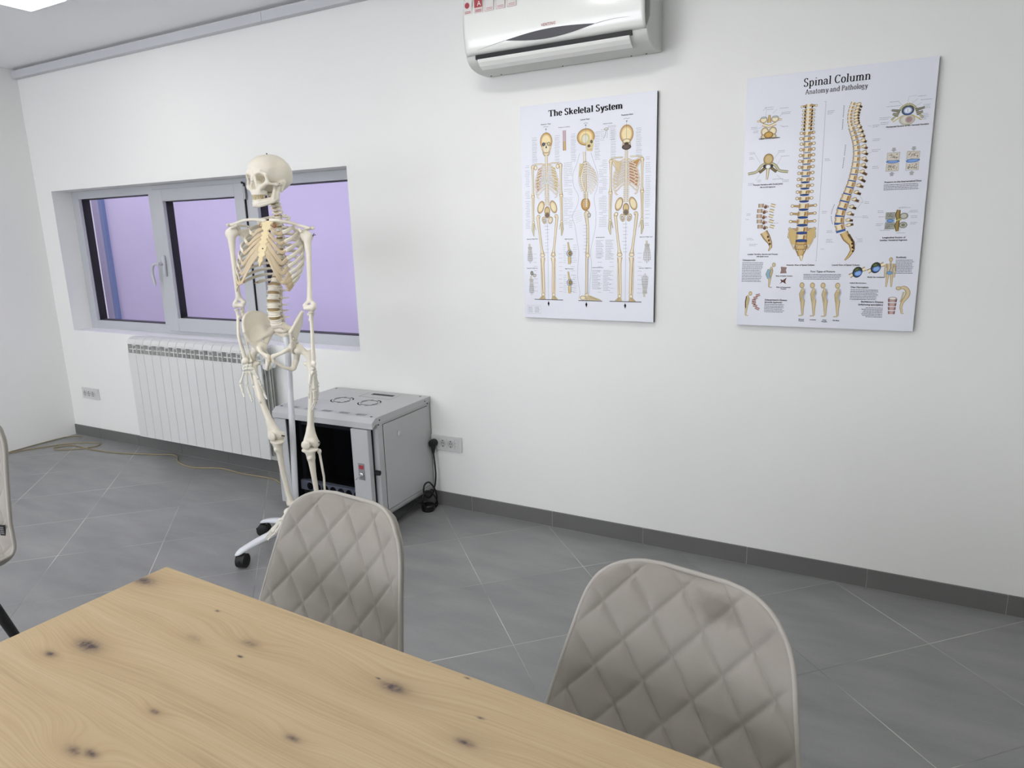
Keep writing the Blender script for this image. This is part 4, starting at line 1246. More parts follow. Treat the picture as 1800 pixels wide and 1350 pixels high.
# ------------------------------------------------------------------ long bones (left side, head at the origin, running down -z, lateral +x, front -y)
def place(P, Q, L, lat):
    P = np.array(P, float); Q = np.array(Q, float); z = (P - Q); LL = np.linalg.norm(z); z /= LL
    x = np.array(lat, float); x -= z * (x @ z); x /= np.linalg.norm(x); y = np.cross(z, x)
    k = LL / L; return np.stack([x * 1.0, y * 1.0, z * k], 1)
def hum():
    return blob([('s', (-.002, .004, 0), .0225), ('e', (.016, -.002, -.006), (.014, .016, .018)), ((.006, 0, -.012), (.008, 0, -.075), .0175, .0110), ((.008, 0, -.075), (.004, 0, -.20), .0108, .0098),
                 ((.004, 0, -.20), (.000, 0, -.255), .0098, .0110), ((-.002, .002, -.262), (-.026, .002, -.280), .0085, .0070), ((.002, 0, -.262), (.020, 0, -.280), .0085, .0065),
                 ((-.018, -.002, -.292), (.016, -.003, -.292), .0100, .0105), ('s', (.014, -.006, -.291), .0115)], .008, .002)
def uln():
    return blob([((-.008, .012, .010), (-.008, .010, -.018), .0085, .0085), ((-.008, -.006, -.016), (-.008, .006, -.022), .0060, .0080), ((-.008, .006, -.02), (-.004, .006, -.12), .0080, .0060), ((-.004, .006, -.12), (-.014, .002, -.235), .0058, .0045), ('s', (-.014, .002, -.240), .0075), ((-.018, .006, -.242), (-.018, .006, -.250), .003, .0025)], .005, .0018)
def radi():
    return blob([('e', (.012, -.004, -.008), (.0110, .0110, .0052)), ((.012, -.004, -.012), (.011, -.004, -.028), .0066, .0068), ('s', (.005, -.006, -.040), .0070), ((.011, -.004, -.035), (.020, -.006, -.12), .0062, .0070), ((.020, -.006, -.12), (.010, -.002, -.215), .0070, .0092), ('e', (.008, -.002, -.234), (.0145, .0100, .0150)), ((.020, -.002, -.236), (.021, -.002, -.248), .0050, .0035)], .005, .0018)
def fem():
    return blob([('s', (0, 0, 0), .0225), ((.010, .0, -.004), (.040, .004, -.030), .0125, .0150), ('e', (.052, .006, -.026), (.0130, .0165, .0190)), ((.046, .004, -.035), (.046, .002, -.085), .0180, .0140), ((.020, .010, -.062), (.040, .006, -.07), .0085, .0100),
                 ((.046, .002, -.085), (.032, -.010, -.22), .0138, .0126), ((.032, -.010, -.22), (.014, -.004, -.33), .0126, .0150), ((.014, -.004, -.33), (-.004, .0, -.375), .0155, .0175), ((.014, -.004, -.33), (.022, .0, -.375), .0150, .0170),
                 ('e', (-.014, .010, -.395), (.0155, .0260, .0190)), ('e', (.026, .010, -.393), (.0155, .0265, .0190)), ('e', (.006, -.010, -.385), (.024, .012, .014))], .010, .0024)
def tibi():
    return blob([('e', (-.014, .0, -.004), (.0215, .0210, .0095)), ('e', (.016, .0, -.004), (.0205, .0200, .0095)), ((0, 0, -.012), (.0, -.002, -.045), .0230, .0165), ('s', (.0, -.018, -.040), .0085), ((0, -.002, -.045), (.000, -.004, -.14), .0160, .0112), ((.0, -.004, -.14), (.0, 0, -.28), .0112, .0100),
                 ((.0, 0, -.28), (-.002, .0, -.335), .0100, .0160), ((-.016, -.002, -.335), (-.018, -.003, -.352), .0090, .0065)], .009, .0022)
def fibu():
    return blob([('e', (.034, .016, -.022), (.0095, .0095, .0120)), ((.034, .016, -.03), (.036, .018, -.16), .0056, .0052), ((.036, .018, -.16), (.026, .012, -.31), .0050, .0052), ('e', (.025, .010, -.345), (.0078, .0100, .0175))], .006, .0018)
HUM, ULN, RADI, FEM, TIB, FIB = hum(), uln(), radi(), fem(), tibi(), fibu()
PAT = blob([('e', (0, 0, 0), (.0195, .0095, .0210))], .002, .002)
def lbone(name, VF, P, Q, L, side, th, parent=sk, material=M_bone):
    lat = Rz(-th) @ np.array([1., 0, 0])
    return bone(name, VF, place(P, Q, L, lat), P, material, parent, mirror=(side < 0))

# arms, in skeleton coordinates (right in the picture, away, up)
ARM = {1: dict(sh=bp((SHX - .008, SHY, SHZ[1])), el=None, wr=None), -1: dict(sh=bp((-SHX, SHY, SHZ[-1])))}
ARM[1]['el'] = np.array([.138, -.125, 1.100]); ARM[1]['wr'] = np.array([.128, -.150, .862])
ARM[-1]['el'] = np.array([-.143, .095, 1.108]); ARM[-1]['wr'] = np.array([-.133, .050, .862])
def spindle(L, r0, rm, r1, n=10):
    prof = [(r0 * .55, 0), (r0, -.06 * L), (r0 * .98, -.14 * L), (rm, -.32 * L), (rm * .95, -.6 * L), (r1 * .85, -.82 * L), (r1, -.92 * L), (r1 * .6, -L)]
    b = MB(); b.lathe(prof, (0, 0, 0), 'z', n); V = np.array([tuple(v) for v in b.v]); V[:, 1] *= .8
    return V, b.f
def small(name, P, Q, r0, rm, r1, parent, material=M_bone2, lat=(1, 0, 0)):
    P = np.array(P, float); Q = np.array(Q, float); L = float(np.linalg.norm(P - Q))
    return bone(name, spindle(L, r0, rm, r1), place(P, Q, L, lat), P, material, parent)
def make_hand(side, wr, down, lat, fwd_, spread, curl, thumb_dir):
    """lat: unit vector towards the little-finger side seen from the wrist; fwd_: direction the fingers curl to"""
    down = np.array(down, float); down /= np.linalg.norm(down); lat = np.array(lat, float); lat -= down * (lat @ down); lat /= np.linalg.norm(lat)
    fw = np.array(fwd_, float); fw -= down * (fw @ down); fw -= lat * (fw @ lat); fw /= np.linalg.norm(fw)
    def Q(l, d, f=0): return wr + lat * l + down * d + fw * f
    its = []; HS = 1.18
    def Q(l, d, f=0): return wr + lat * l * HS + down * d * .99 + fw * f * HS
    for (l, d, r) in ((-.012, .008, .0072), (-.001, .007, .0076), (.009, .009, .0066), (.014, .015, .0052), (-.014, .021, .0070), (-.006, .021, .0060), (.003, .021, .0074), (.012, .023, .0068), (-.020, .024, .0060)):
        its.append(('s', tuple(Q(l, d)), r * 1.15))
    lo, hi = bounds(its); V, F_ = surfnet(caps(its, .0016), lo, hi, .0014)
    hand = link('hand', V, [tuple(int(i) for i in f) for f in F_], M_bone2, sk, True)
    bases = [(-.014, .030), (-.005, .031), (.004, .031), (.012, .031)]
    tips = [(-.030, .092), (-.011, .096), (.008, .091), (.025, .083)]
    lens = [(.040, .023, .017), (.044, .027, .018), (.041, .025, .018), (.033, .018, .016)]
    for k in range(4):
        b0 = Q(*bases[k]); m0 = Q(tips[k][0] * spread, tips[k][1])
        small('metacarpal', b0, m0, .0076, .0046, .0078, hand)
        dr = down * math.cos(curl[0]) + fw * math.sin(curl[0]) + lat * (tips[k][0] * 3.0 * spread * curl[3]); dr /= np.linalg.norm(dr)
        p = m0 + dr * .003; ang = curl[0]
        for j in range(3):
            dr = down * math.cos(ang) + fw * math.sin(ang) + lat * (tips[k][0] * 3.0 * spread * curl[3] + curl[4]); dr /= np.linalg.norm(dr)
            q = p + dr * lens[k][j] * .98
            small('phalanx', p, q, .0072 - .0009 * j, .0046 - .0006 * j, .0062 - .0014 * j, hand)
            p = q + dr * .0015; ang += curl[1] if j == 0 else curl[2]
    b0 = Q(-.021, .028, .004); td = np.array(thumb_dir, float); d1 = lat * td[0] + down * td[1] + fw * td[2]; d1 /= np.linalg.norm(d1)
    p = b0; m0 = p + d1 * .044; small('metacarpal', p, m0, .0078, .0054, .0074, hand)
    d2 = d1 * .75 + down * .5; d2 /= np.linalg.norm(d2); p = m0 + d2 * .003; q = p + d2 * .030; small('phalanx', p, q, .0068, .0046, .0058, hand)
    p = q + d2 * .0015; small('phalanx', p, p + d2 * .024, .0058, .0036, .0036, hand)
    return hand
for s_ in (1, -1):
    a = ARM[s_]
    lbone('humerus', HUM, a['sh'], a['el'] + (a['el'] - a['sh']) * -.0, .292, s_, TH + (.0 if s_ > 0 else .15))
    thf = math.radians(70) if s_ > 0 else math.radians(8)
    lbone('ulna', ULN, a['el'] + np.array([0, 0, -.012]), a['wr'], .246, s_, thf)
    lbone('radius', RADI, a['el'] + np.array([0, 0, -.012]), a['wr'], .246, s_, thf)
# right hand (picture left): back of the hand to the viewer, thumb towards the thigh
make_hand(-1, ARM[-1]['wr'] + np.array([-.004, 0, -.004]), (.02, -.02, -1), (-1, 0, 0), (.35, -.9, -.1), 1.25, (.30, .45, .30, .45, -.20), (-.32, .9, .10))
make_hand(1, ARM[1]['wr'] + np.array([.0, 0, -.004]), (.03, -.02, -1), (.35, .93, 0), (-.93, .35, 0), .8, (.06, .30, .35, .4, 0), (-.10, .95, .25))
p = ARM[1]['sh']; MB().tube([p + np.array([.020, -.010, .0]), p + np.array([.040, -.014, .001])], .0016, 6).tube([p + np.array([.028, -.012, -.006]), p + np.array([.034, -.013, .008])], .0014, 6).build('shoulder_hook', M_steel, sk)

# ------------------------------------------------------------------ pelvis
TP = math.radians(31); PB = Rz(-TP) @ tilt_x(math.radians(4)); PO = np.array([-.006, .0, .928])
crest = [(.106, -.060, .080), (.121, -.036, .112), (.127, -.004, .137), (.121, .032, .146), (.098, .062, .138), (.072, .080, .116), (.048, .086, .088)]
baseln = [(.094, -.026, .020), (.090, -.014, .028), (.084, .0, .034), (.076, .014, .040), (.066, .028, .046), (.056, .042, .050), (.046, .052, .056)]
it = []
cc = bez(crest, 6); bb_ = bez(baseln, 6)
for k in range(len(cc)):
    a, b = np.array(cc[k]), np.array(bb_[k]); mid = (a + b) / 2 + np.array([.008, .010, -.004])
    it += [(tuple(b), tuple(mid), .0085, .0042), (tuple(mid), tuple(a), .0042, .0048)]
it += chain(cc, [.0058] * len(cc))
it += [((.100, -.048, .040), (.090, -.026, .012), .0070, .0120), ((.106, -.060, .080), (.100, -.048, .038), .0055, .0060)]
it_b = [('s', (.080, .0, -.002), .0270), ((.076, -.018, .004), (.048, -.050, -.012), .0110, .0075), ((.048, -.050, -.012), (.014, -.062, -.024), .0072, .0085), ('e', (.010, -.060, -.034), (.0075, .0085, .0170)),
        ((.010, -.058, -.046), (.036, -.036, -.078), .0065, .0060), ((.036, -.036, -.078), (.058, -.006, -.096), .0062, .0085), ((.082, .016, -.020), (.068, .026, -.060), .0150, .0120), ((.068, .026, -.060), (.060, .006, -.092), .0125, .0125),
        ((.078, .020, .0), (.058, .046, .040), .0140, .0100), ((.058, .046, .050), (.046, .062, .070), .0130, .0100)]
def hip_fn(X, Y, Z):
    d = smin(caps(it, .004)(X, Y, Z), caps(it_b, .009)(X, Y, Z), .008)
    return smax(d, -sph(X, Y, Z, (.100, -.002, -.006), .0262), .003)
lo1, hi1 = bounds(it + it_b)
HIP = surfnet(hip_fn, lo1, hi1, .0020)
pel = bone('hip_bone', HIP, PB, PO, M_bone); bone('hip_bone', HIP, PB, PO, M_bone, mirror=True)
si = [((-.022, .034, .090), (.022, .034, .090), .0135), ((-.016, .046, .066), (.016, .046, .066), .0130), ((-.012, .060, .040), (.012, .060, .040), .0105), ((-.008, .068, .014), (.008, .068, .014), .0085),
      ((0, .070, -.004), (0, .060, -.028), .0070, .0035), ((.020, .040, .084), (.044, .062, .062), .0150, .0100), ((-.020, .040, .084), (-.044, .062, .062), .0150, .0100), ((.014, .054, .05), (.036, .066, .044), .009, .007), ((-.014, .054, .05), (-.036, .066, .044), .009, .007),
      ((0, .052, .085), (0, .076, .066), .007, .006), ((-.012, .030, .085), (-.012, .066, .092), .004), ((.012, .030, .085), (.012, .066, .092), .004)]
def sac_fn(X, Y, Z):
    d = caps(si, .007)(X, Y, Z); A = np.abs(X)
    for (x, y, z) in ((.019, .038, .074), (.017, .050, .050), (.014, .058, .028)): d = smax(d, -sph(A, Y, Z, (x, y - .006, z), .0042), .002)
    return d
lo, hi = bounds(si); bone('sacrum', surfnet(sac_fn, lo, hi, .0019), PB, PO, M_bone)
bone('pubic_disc', blob([('e', (0, -.062, -.034), (.0045, .0085, .0150))], .002, .0016), PB, PO, M_cart)

# ------------------------------------------------------------------ legs
def pv_(p): return PB @ np.array(p, float) + PO
LEG = {1: dict(hip=pv_((.098, -.002, -.006)), kn=np.array([.084, -.110, .520]), an=np.array([.104, -.085, .178]), th=math.radians(18)),
       -1: dict(hip=pv_((-.098, -.002, -.006)), kn=np.array([-.048, -.020, .548]), an=np.array([-.016, .000, .205]), th=math.radians(46))}
for s_ in (1, -1):
    g_ = LEG[s_]; dn = (g_['kn'] - g_['hip']); dn /= np.linalg.norm(dn)
    lbone('femur', FEM, g_['hip'], g_['kn'] + dn * .004, .392, s_, g_['th'])
    fr_ = Rz(-g_['th']) @ np.array([0, -1., 0]); lt_ = Rz(-g_['th']) @ np.array([1., 0, 0])
    bone('patella', PAT, Rz(-g_['th']), g_['kn'] + fr_ * .030 + np.array([0, 0, .000]) + lt_ * -.006 * s_, M_bone)
    top = g_['kn'] + dn * .026
    lbone('tibia', TIB, top, g_['an'], .352, s_, g_['th']); lbone('fibula', FIB, top, g_['an'], .352, s_, g_['th'])
    k_ = g_['kn'] + lt_ * s_ * .046 * (1 if s_ > 0 else -1)
    MB().tube([k_ - lt_ * .012, k_ + lt_ * .003], .0028, 8).build('knee_screw', M_steel, sk)
def make_foot(side, an, th, pitch):
    F0 = Rz(-th) @ tilt_x(pitch)
    def Q(l, f, z): return an + F0 @ np.array([side * l, -f, z])
    its = [('e', (0, -.004, -.004), (.0165, .0200, .0130)), ((0, .012, -.020), (.002, .046, -.038), .0145, .0160), ((0, -.010, -.016), (.002, -.026, -.018), .0130, .0100), ((.002, .0, -.026), (.014, -.030, -.028), .0110, .0095),
           ('s', (-.012, -.044, -.016), .0090), ('s', (-.001, -.048, -.016), .0080), ('s', (.008, -.046, -.021), .0080), ('s', (.018, -.046, -.027), .0092)]
    V, F_ = blob(its, .0035, .0018)
    foot = bone('foot', (V, F_), F0, an, M_bone2, sk, mirror=(side < 0))
    mb = [(-.013, .055, -.018), (-.003, .058, -.018), (.006, .056, -.021), (.014, .055, -.026), (.024, .050, -.031)]
    mt_ = [(-.024, .112, -.034), (-.010, .118, -.032), (.003, .115, -.034), (.015, .109, -.037), (.027, .100, -.041)]
    for k in range(5):
        small('metatarsal', Q(*mb[k]), Q(*mt_[k]), .0075 if k == 0 else .0058, .0046 if k == 0 else .0030, .0080 if k == 0 else .0052, foot)
        l, f, z = mt_[k]; segs = [(.026, .003), (.020, -.004)] if k == 0 else [(.022, .001), (.010, -.003), (.008, -.005)]
        for (sl_, dz) in segs:
            small('phalanx', Q(l, f + .002, z), Q(l, f + sl_, z + dz), .0066 if k == 0 else .0042, .0044 if k == 0 else .0028, .0048 if k == 0 else .0032, foot)
            f += sl_; z += dz
    return foot
make_foot(-1, LEG[-1]['an'] + np.array([-.014, -.006, -.014]), math.radians(54), math.radians(20))
make_foot(1, LEG[1]['an'] + np.array([0, 0, -.018]), math.radians(22), math.radians(24))

# ------------------------------------------------------------------ the stand
M_white = mat('white_powder_coat', '#dde0e6', .25, coat=.3)
M_whiteg = mat('white_painted_tube', '#d6d9de', .3)
M_rub = mat('black_rubber', '#0b0b0c', .55)
sd_ = thing('skeleton_stand', 'white pole on a wheeled star base that carries the skeleton', 'stand', SK_P, SK_R)
MB().tube([(.000, .0, .09), (.020, .030, .50), (.036, .045, .90), (.030, .052, 1.00)], .0135, 20).build('pole', M_whiteg, sd_, autosmooth=40)
MB().lathe([(.030, .070), (.034, .080), (.034, .108), (.020, .118), (.016, .135)], (0, -.004, 0), 'z', 24).build('hub', M_white, sd_, autosmooth=40)
ah = MB()
for zz in (.24, .255, .30): MB().lathe([(.003, -.0135), (.003, -.0115)], (.000 + zz * .045, .002 + zz * .05, zz), 'y', 8).build('pole_hole', M_rub, sd_)
for ang in (201, 124, 52, -20, 272):
    a = math.radians(ang); d_ = np.array([math.cos(a), math.sin(a), 0]); n_ = np.array([-math.sin(a), math.cos(a), 0])
    N_ = 22; vs = []; fs = []
    for i in range(N_ + 1):
        t_ = i / N_; r = .020 + .262 * t_; z = .110 - .016 * t_ - .036 * t_ ** 2.6; 
        w_ = .024 - .004 * t_; h_ = .021 - .010 * t_
        if t_ > .93: w_ *= 1 - .75 * ((t_ - .93) / .07) ** 1.5; h_ *= 1 - .6 * ((t_ - .93) / .07)
        for k in range(14):
            q = 2 * PI * k / 14; cx_, sx_ = math.cos(q), math.sin(q)
            px = math.copysign(abs(cx_) ** .7, cx_) * w_; pz = math.copysign(abs(sx_) ** .8, sx_) * h_ * (1 if sx_ > 0 else .55)
            vs.append(d_ * r + n_ * px + np.array([0, -.008, z + pz]))
    for i in range(N_):
        for k in range(14): fs.append((i * 14 + k, i * 14 + (k + 1) % 14, (i + 1) * 14 + (k + 1) % 14, (i + 1) * 14 + k))
    fs += [tuple(range(14))[::-1], tuple(N_ * 14 + k for k in range(14))]
    o = link('base_arm', vs, fs, M_white, sd_, True)
    bm = bmesh.new(); bm.from_mesh(o.data); bmesh.ops.recalc_face_normals(bm, faces=bm.faces); bm.to_mesh(o.data); bm.free()
    c0 = d_ * .246 + np.array([0, -.008, 0]); sw = math.radians(ang + 40); wd2 = np.array([math.cos(sw), math.sin(sw), 0])
    wc = c0 + wd2 * .012
    cs_ = MB(); cs_.tube([tuple(c0 + np.array([0, 0, .048])), tuple(c0 + np.array([0, 0, .068]))], .005, 10)
    st = cs_.build('caster_stem', M_chrome, o, autosmooth=40)
    ax_ = np.array([-wd2[1], wd2[0], 0]); wl_ = MB()
    for sg in (-1, 1):
        p0, p1 = wc + ax_ * sg * .004 + np.array([0, 0, .0300]), wc + ax_ * sg * .023 + np.array([0, 0, .0300])
        wl_.tube([tuple(p0), tuple(p0 + (p1 - p0) * .12), tuple(p0 + (p1 - p0) * .8), tuple(p1)], [.028, .030, .030, .023], 24)
    wl_.build('caster_wheel', M_rub, o, autosmooth=35)
    hb = MB(); hb.tube([tuple(wc - ax_ * .019 + np.array([0, 0, .0310])), tuple(wc + ax_ * .019 + np.array([0, 0, .0310]))], .0305, 18); hb.tube([tuple(c0 + np.array([0, 0, .034])), tuple(c0 + np.array([0, 0, .050]))], [.010, .007], 12)
    hb.tube([tuple(wc + wd2 * .02 + np.array([0, 0, .040])), tuple(wc + wd2 * .036 + np.array([0, 0, .034]))], [.006, .004], 8)
    hb.build('caster_hood', M_rub, o, autosmooth=35)
# ------------------------------------------------------------------ charts: printed art as flat coloured shapes on the boards
def ink_mat():
    mt = bpy.data.materials.new('printed_ink'); mt.use_nodes = True
    nt = mt.node_tree; a = nt.nodes.new('ShaderNodeAttribute'); a.attribute_name = 'ink'
    b = nt.nodes['Principled BSDF']; nt.links.new(a.outputs['Color'], b.inputs['Base Color']); b.inputs['Roughness'].default_value = .55; b.inputs['Specular IOR Level'].default_value = .2
    return mt
M_ink = ink_mat()
OUT, OCH, CRM, WHT, BLU, DBL, GRY, BLK = (lin(c) for c in ('#54483a', '#b59b6c', '#ede3c8', '#f1eee4', '#6f93c9', '#223c78', '#8c8f94', '#0d0d11'))
class Art:
    """flat shapes in millimetres, origin at the board's lower left corner"""
    def __init__(s): s.v = []; s.f = []; s.c = []; s.n = 0
    def z(s): s.n += 1; return .00002 * (s.n % 60) + .0002
    def quad_strip(s, rows, cols):
        """rows: list of lists of (x,y); cols per column"""
        z = s.z(); b = len(s.v); m_ = len(rows[0])
        for r in rows:
            for (p, c) in zip(r, cols): s.v.append((p[0] / 1000, -z, p[1] / 1000)); s.c.append(c)
        for i in range(len(rows) - 1):
            for j in range(m_ - 1): s.f.append((b + i * m_ + j, b + i * m_ + j + 1, b + (i + 1) * m_ + j + 1, b + (i + 1) * m_ + j))
    def strip(s, pts, w, cc=CRM, ce=OCH, outline=OUT, ol=.5):
        pts = [np.array(p, float) for p in pts]; N = len(pts); ws = w if isinstance(w, (list, tuple)) else [w] * N
        rows = []
        for i in range(N):
            t = pts[min(i + 1, N - 1)] - pts[max(i - 1, 0)]; t /= np.linalg.norm(t) + 1e-9; n = np.array([-t[1], t[0]]); h = ws[i] / 2
            rows.append([pts[i] + n * (h + ol), pts[i] + n * h, pts[i] + n * h * .35, pts[i] - n * h * .5, pts[i] - n * h, pts[i] - n * (h + ol)])
        s.quad_strip(rows, [outline, ce, cc, cc, ce, outline])
    def ell(s, cx, cy_, rx, ry, cc=CRM, ce=OCH, outline=OUT, rot=0, n=28, ol=.6, a0=0, a1=2 * PI):
        c_, s_ = math.cos(rot), math.sin(rot)
        rings = []
        for (f, add) in ((1, ol), (1, 0), (.6, 0), (0.02, 0)):
            rings.append([(cx + (c_ * (rx * f + add) * math.cos(a) - s_ * (ry * f + add) * math.sin(a)), cy_ + (s_ * (rx * f + add) * math.cos(a) + c_ * (ry * f + add) * math.sin(a))) for a in [a0 + (a1 - a0) * i / n for i in range(n + 1)]])
        rows = [[rings[k][i] for k in range(4)] for i in range(n + 1)]
        s.quad_strip(rows, [outline, ce, cc, cc])
    def line(s, pts, w=.5, c=GRY):
        pts = [np.array(p, float) for p in pts]; N = len(pts); rows = []
        for i in range(N):
            t = pts[min(i + 1, N - 1)] - pts[max(i - 1, 0)]; t /= np.linalg.norm(t) + 1e-9; n = np.array([-t[1], t[0]])
            rows.append([pts[i] + n * w / 2, pts[i] - n * w / 2])
        s.quad_strip(rows, [c, c])
    def poly(s, pts, c):
        z = s.z(); b = len(s.v)
        for p in pts: s.v.append((p[0] / 1000, -z, p[1] / 1000)); s.c.append(c)
        s.f.append(tuple(range(b, b + len(pts))))
    def rect(s, x0, y0, x1, y1, c): s.poly([(x0, y0), (x1, y0), (x1, y1), (x0, y1)], c)
    def greek(s, x, y, w, n, lh=5.0, h=1.5, c=GRY, jag=.25, align='l'):
        for i in range(n):
            ww = w * (1 - jag * random.random()); xs = x if align == 'l' else x + w - ww if align == 'r' else x + (w - ww) / 2
            e = xs + ww
            while xs < e:
                k = random.uniform(2.5, 9); s.rect(xs, y - i * lh - h, min(xs + k, e), y - i * lh, c); xs += k + 1.2
    def build(s, name, parent):
        me = bpy.data.meshes.new(name); me.from_pydata(s.v, [], s.f)
        at = me.color_attributes.new('ink', 'FLOAT_COLOR', 'POINT')
        at.data.foreach_set('color', [x for c in s.c for x in (*c, 1)])
        me.materials.append(M_ink); me.update()
        o = bpy.data.objects.new(name, me); COL.objects.link(o); o.parent = parent; o.location = (0, -BT, 0)
        return o
BT = .018
M_board = mat('chart_laminate', '#e2e5ec', .32, coat=.15)
M_core = mat('chart_edge', '#2a2a2c', .5)
M_inkb = mat('black_ink', '#0d0d11', .6, spec=.15)

# ---- serif lettering drawn with a broad pen
def arc(cx, cy_, rx, ry, a0, a1, n=14): return [(cx + rx * math.cos(math.radians(a0 + (a1 - a0) * i / n)), cy_ + ry * math.sin(math.radians(a0 + (a1 - a0) * i / n))) for i in range(n + 1)]
def L_(*p): return list(p)
xh = .66
GL = {
 'T': (.92, [L_((.46, 0), (.46, 1)), L_((.06, .96), (.86, .96)), L_((.07, .98), (.07, .72)), L_((.85, .98), (.85, .72))], [(.46, 0, .20)]),
 'h': (.82, [L_((.19, 0), (.19, 1)), [(.19, .44)] + arc(.40, .42, .21, .24, 140, 0) + [(.61, 0)]], [(.19, 0, .16), (.61, 0, .15), (.12, .985, .10)]),
 'e': (.64, [[(.10, .36), (.52, .36)] + arc(.32, .335, .22, .325, 5, 325)], []),
 'S': (.74, [arc(.36, .745, .22, .24, 25, 195) + [(.30, .53), (.42, .47)] + arc(.36, .255, .235, .255, 45, -165), L_((.57, .78), (.57, 1.0)), L_((.12, .24), (.12, .0))], []),
 'k': (.84, [L_((.19, 0), (.19, 1)), L_((.22, .28), (.60, .64)), L_((.36, .42), (.66, .02))], [(.19, 0, .15), (.66, 0, .14), (.12, .985, .10), (.58, .65, .13)]),
 'l': (.40, [L_((.20, 0), (.20, 1))], [(.20, 0, .16), (.13, .985, .10)]),
 't': (.48, [L_((.20, .90), (.20, .14)) + arc(.32, .14, .12, .13, 180, 320), L_((.05, .63), (.40, .63))], []),
 'a': (.68, [arc(.28, .46, .17, .20, 165, 20) + [(.47, .42), (.47, .10), (.56, .02), (.62, .05)], arc(.27, .19, .19, .18, 60, 345)], []),
 'y': (.74, [L_((.14, .64), (.38, .04)), L_((.62, .64), (.36, -.10)) + arc(.22, -.16, .13, .12, 0, -140)], [(.15, .65, .13), (.60, .65, .12)]),
 's': (.56, [arc(.27, .50, .16, .155, 25, 200) + [(.22, .36), (.32, .31)] + arc(.26, .165, .18, .165, 50, -165), L_((.43, .50), (.43, .66)), L_((.09, .18), (.09, .0))], []),
 'm': (1.18, [L_((.19, 0), (.19, .66)), [(.19, .44)] + arc(.38, .42, .19, .23, 140, 0) + [(.57, 0)], [(.57, .44)] + arc(.77, .42, .19, .23, 140, 0) + [(.96, 0)]], [(.19, 0, .15), (.57, 0, .13), (.96, 0, .15), (.12, .65, .09)]),
 'p': (.78, [L_((.19, -.30), (.19, .66)), arc(.40, .33, .22, .33, 150, -150)], [(.19, -.30, .15), (.12, .65, .09)]),
 'i': (.40, [L_((.20, 0), (.20, .66)), L_((.20, .86), (.20, .95))], [(.20, 0, .15), (.13, .65, .09)]),
 'n': (.82, [L_((.19, 0), (.19, .66)), [(.19, .44)] + arc(.40, .42, .21, .24, 140, 0) + [(.61, 0)]], [(.19, 0, .15), (.61, 0, .15), (.12, .65, .09)]),
 'C': (.86, [arc(.46, .49, .34, .47, 45, 318), L_((.70, .72), (.74, 1.0))], []),
 'o': (.70, [arc(.35, .33, .24, .33, 0, 360, 22)], []),
 'u': (.82, [[(.19, .64), (.19, .22)] + arc(.38, .24, .19, .22, 180, 330), L_((.61, .66), (.61, 0))], [(.12, .65, .09), (.54, .65, .09), (.66, 0, .08)]),
 'A': (.94, [L_((.12, 0), (.44, .98)), L_((.44, .98), (.80, 0)), L_((.22, .34), (.66, .34))], [(.13, 0, .14), (.80, 0, .16)]),
 'd': (.80, [L_((.60, 0), (.60, 1)), arc(.36, .33, .23, .33, 30, 330)], [(.65, 0, .09), (.53, .985, .09)]),
 'P': (.78, [L_((.20, 0), (.20, .96)), [(.20, .96)] + arc(.38, .72, .24, .24, 90, -90) + [(.20, .48)]], [(.20, 0, .17), (.13, .98, .10)]),
 'g': (.72, [arc(.30, .44, .18, .21, 0, 360, 20), [(.20, .26), (.18, .14), (.40, .08)] + arc(.36, -.10, .22, .17, 60, -210), L_((.44, .58), (.62, .66))], []),
 ' ': (.36, [], [])}
def serif_text(body, x, y, cap, thick, thin, name, parent, track=0.0, sx=1.0, slope=0):
    a = Art(); ww = 0
    for ch_ in body:
        adv, strokes, serifs = GL[ch_]
        for st in strokes:
            # resample so the pen width follows the direction
            P = [np.array(p, float) for p in st]; Q = []
            for p0, p1 in zip(P[:-1], P[1:]):
                k = max(1, int(np.linalg.norm(p1 - p0) / .12)); Q += [p0 + (p1 - p0) * i / k for i in range(k)]
            Q.append(P[-1]); rows = []
            for i in range(len(Q)):
                t = Q[min(i + 1, len(Q) - 1)] - Q[max(i - 1, 0)]; L0 = np.linalg.norm(t) + 1e-9; t /= L0
                wv = thin + (thick - thin) * abs(t[1]) ** 1.6; 
                if ch_ in 'TSCs' and abs(t[1]) > .95 and np.linalg.norm(P[-1] - P[0]) < .32 and len(P) == 2: wv = thin
                n = np.array([-t[1], t[0]]) * wv / 2
                rows.append([((x + (ww + q[0]) * cap * sx), y + q[1] * cap) for q in (Q[i] + n, Q[i] - n)])
            a.quad_strip(rows, [BLK, BLK])
        for (sx_, sy_, hw_) in serifs:
            yy = y + sy_ * cap; up_ = 1 if sy_ < .3 else -1
            a.rect(x + (ww + sx_ - hw_) * cap * sx, min(yy, yy + up_ * thin * cap), x + (ww + sx_ + hw_) * cap * sx, max(yy, yy + up_ * thin * cap), BLK)
        ww += adv + track
    return a.build(name, parent)
def serif_width(body, cap, track, sx=1): return sum(GL[c][0] + track for c in body) * cap * sx
def cap_text(body, x, y, size, parent, align='CENTER', w=.0, sx=1.0, name='printed_caption', material=None):
    return text_mesh(body, size / 1000, name, material or M_inkb, parent, (x / 1000, -BT - .0014, y / 1000), (PI / 2, 0, 0), align, sx, w / 1000)

def board(name, label, x0, z0, w_, h_):
    t = thing(name, label, 'wall chart', (x0, 0, z0))
    MB().box(0, w_, -BT, -.003, 0, h_).build('chart_board', [M_board], t, bevel=.0006)
    MB().box(.0006, w_ + .0002, -BT + .003, -.002, -.0006, h_ - .0006).build('chart_edge', M_core, t)
    return t

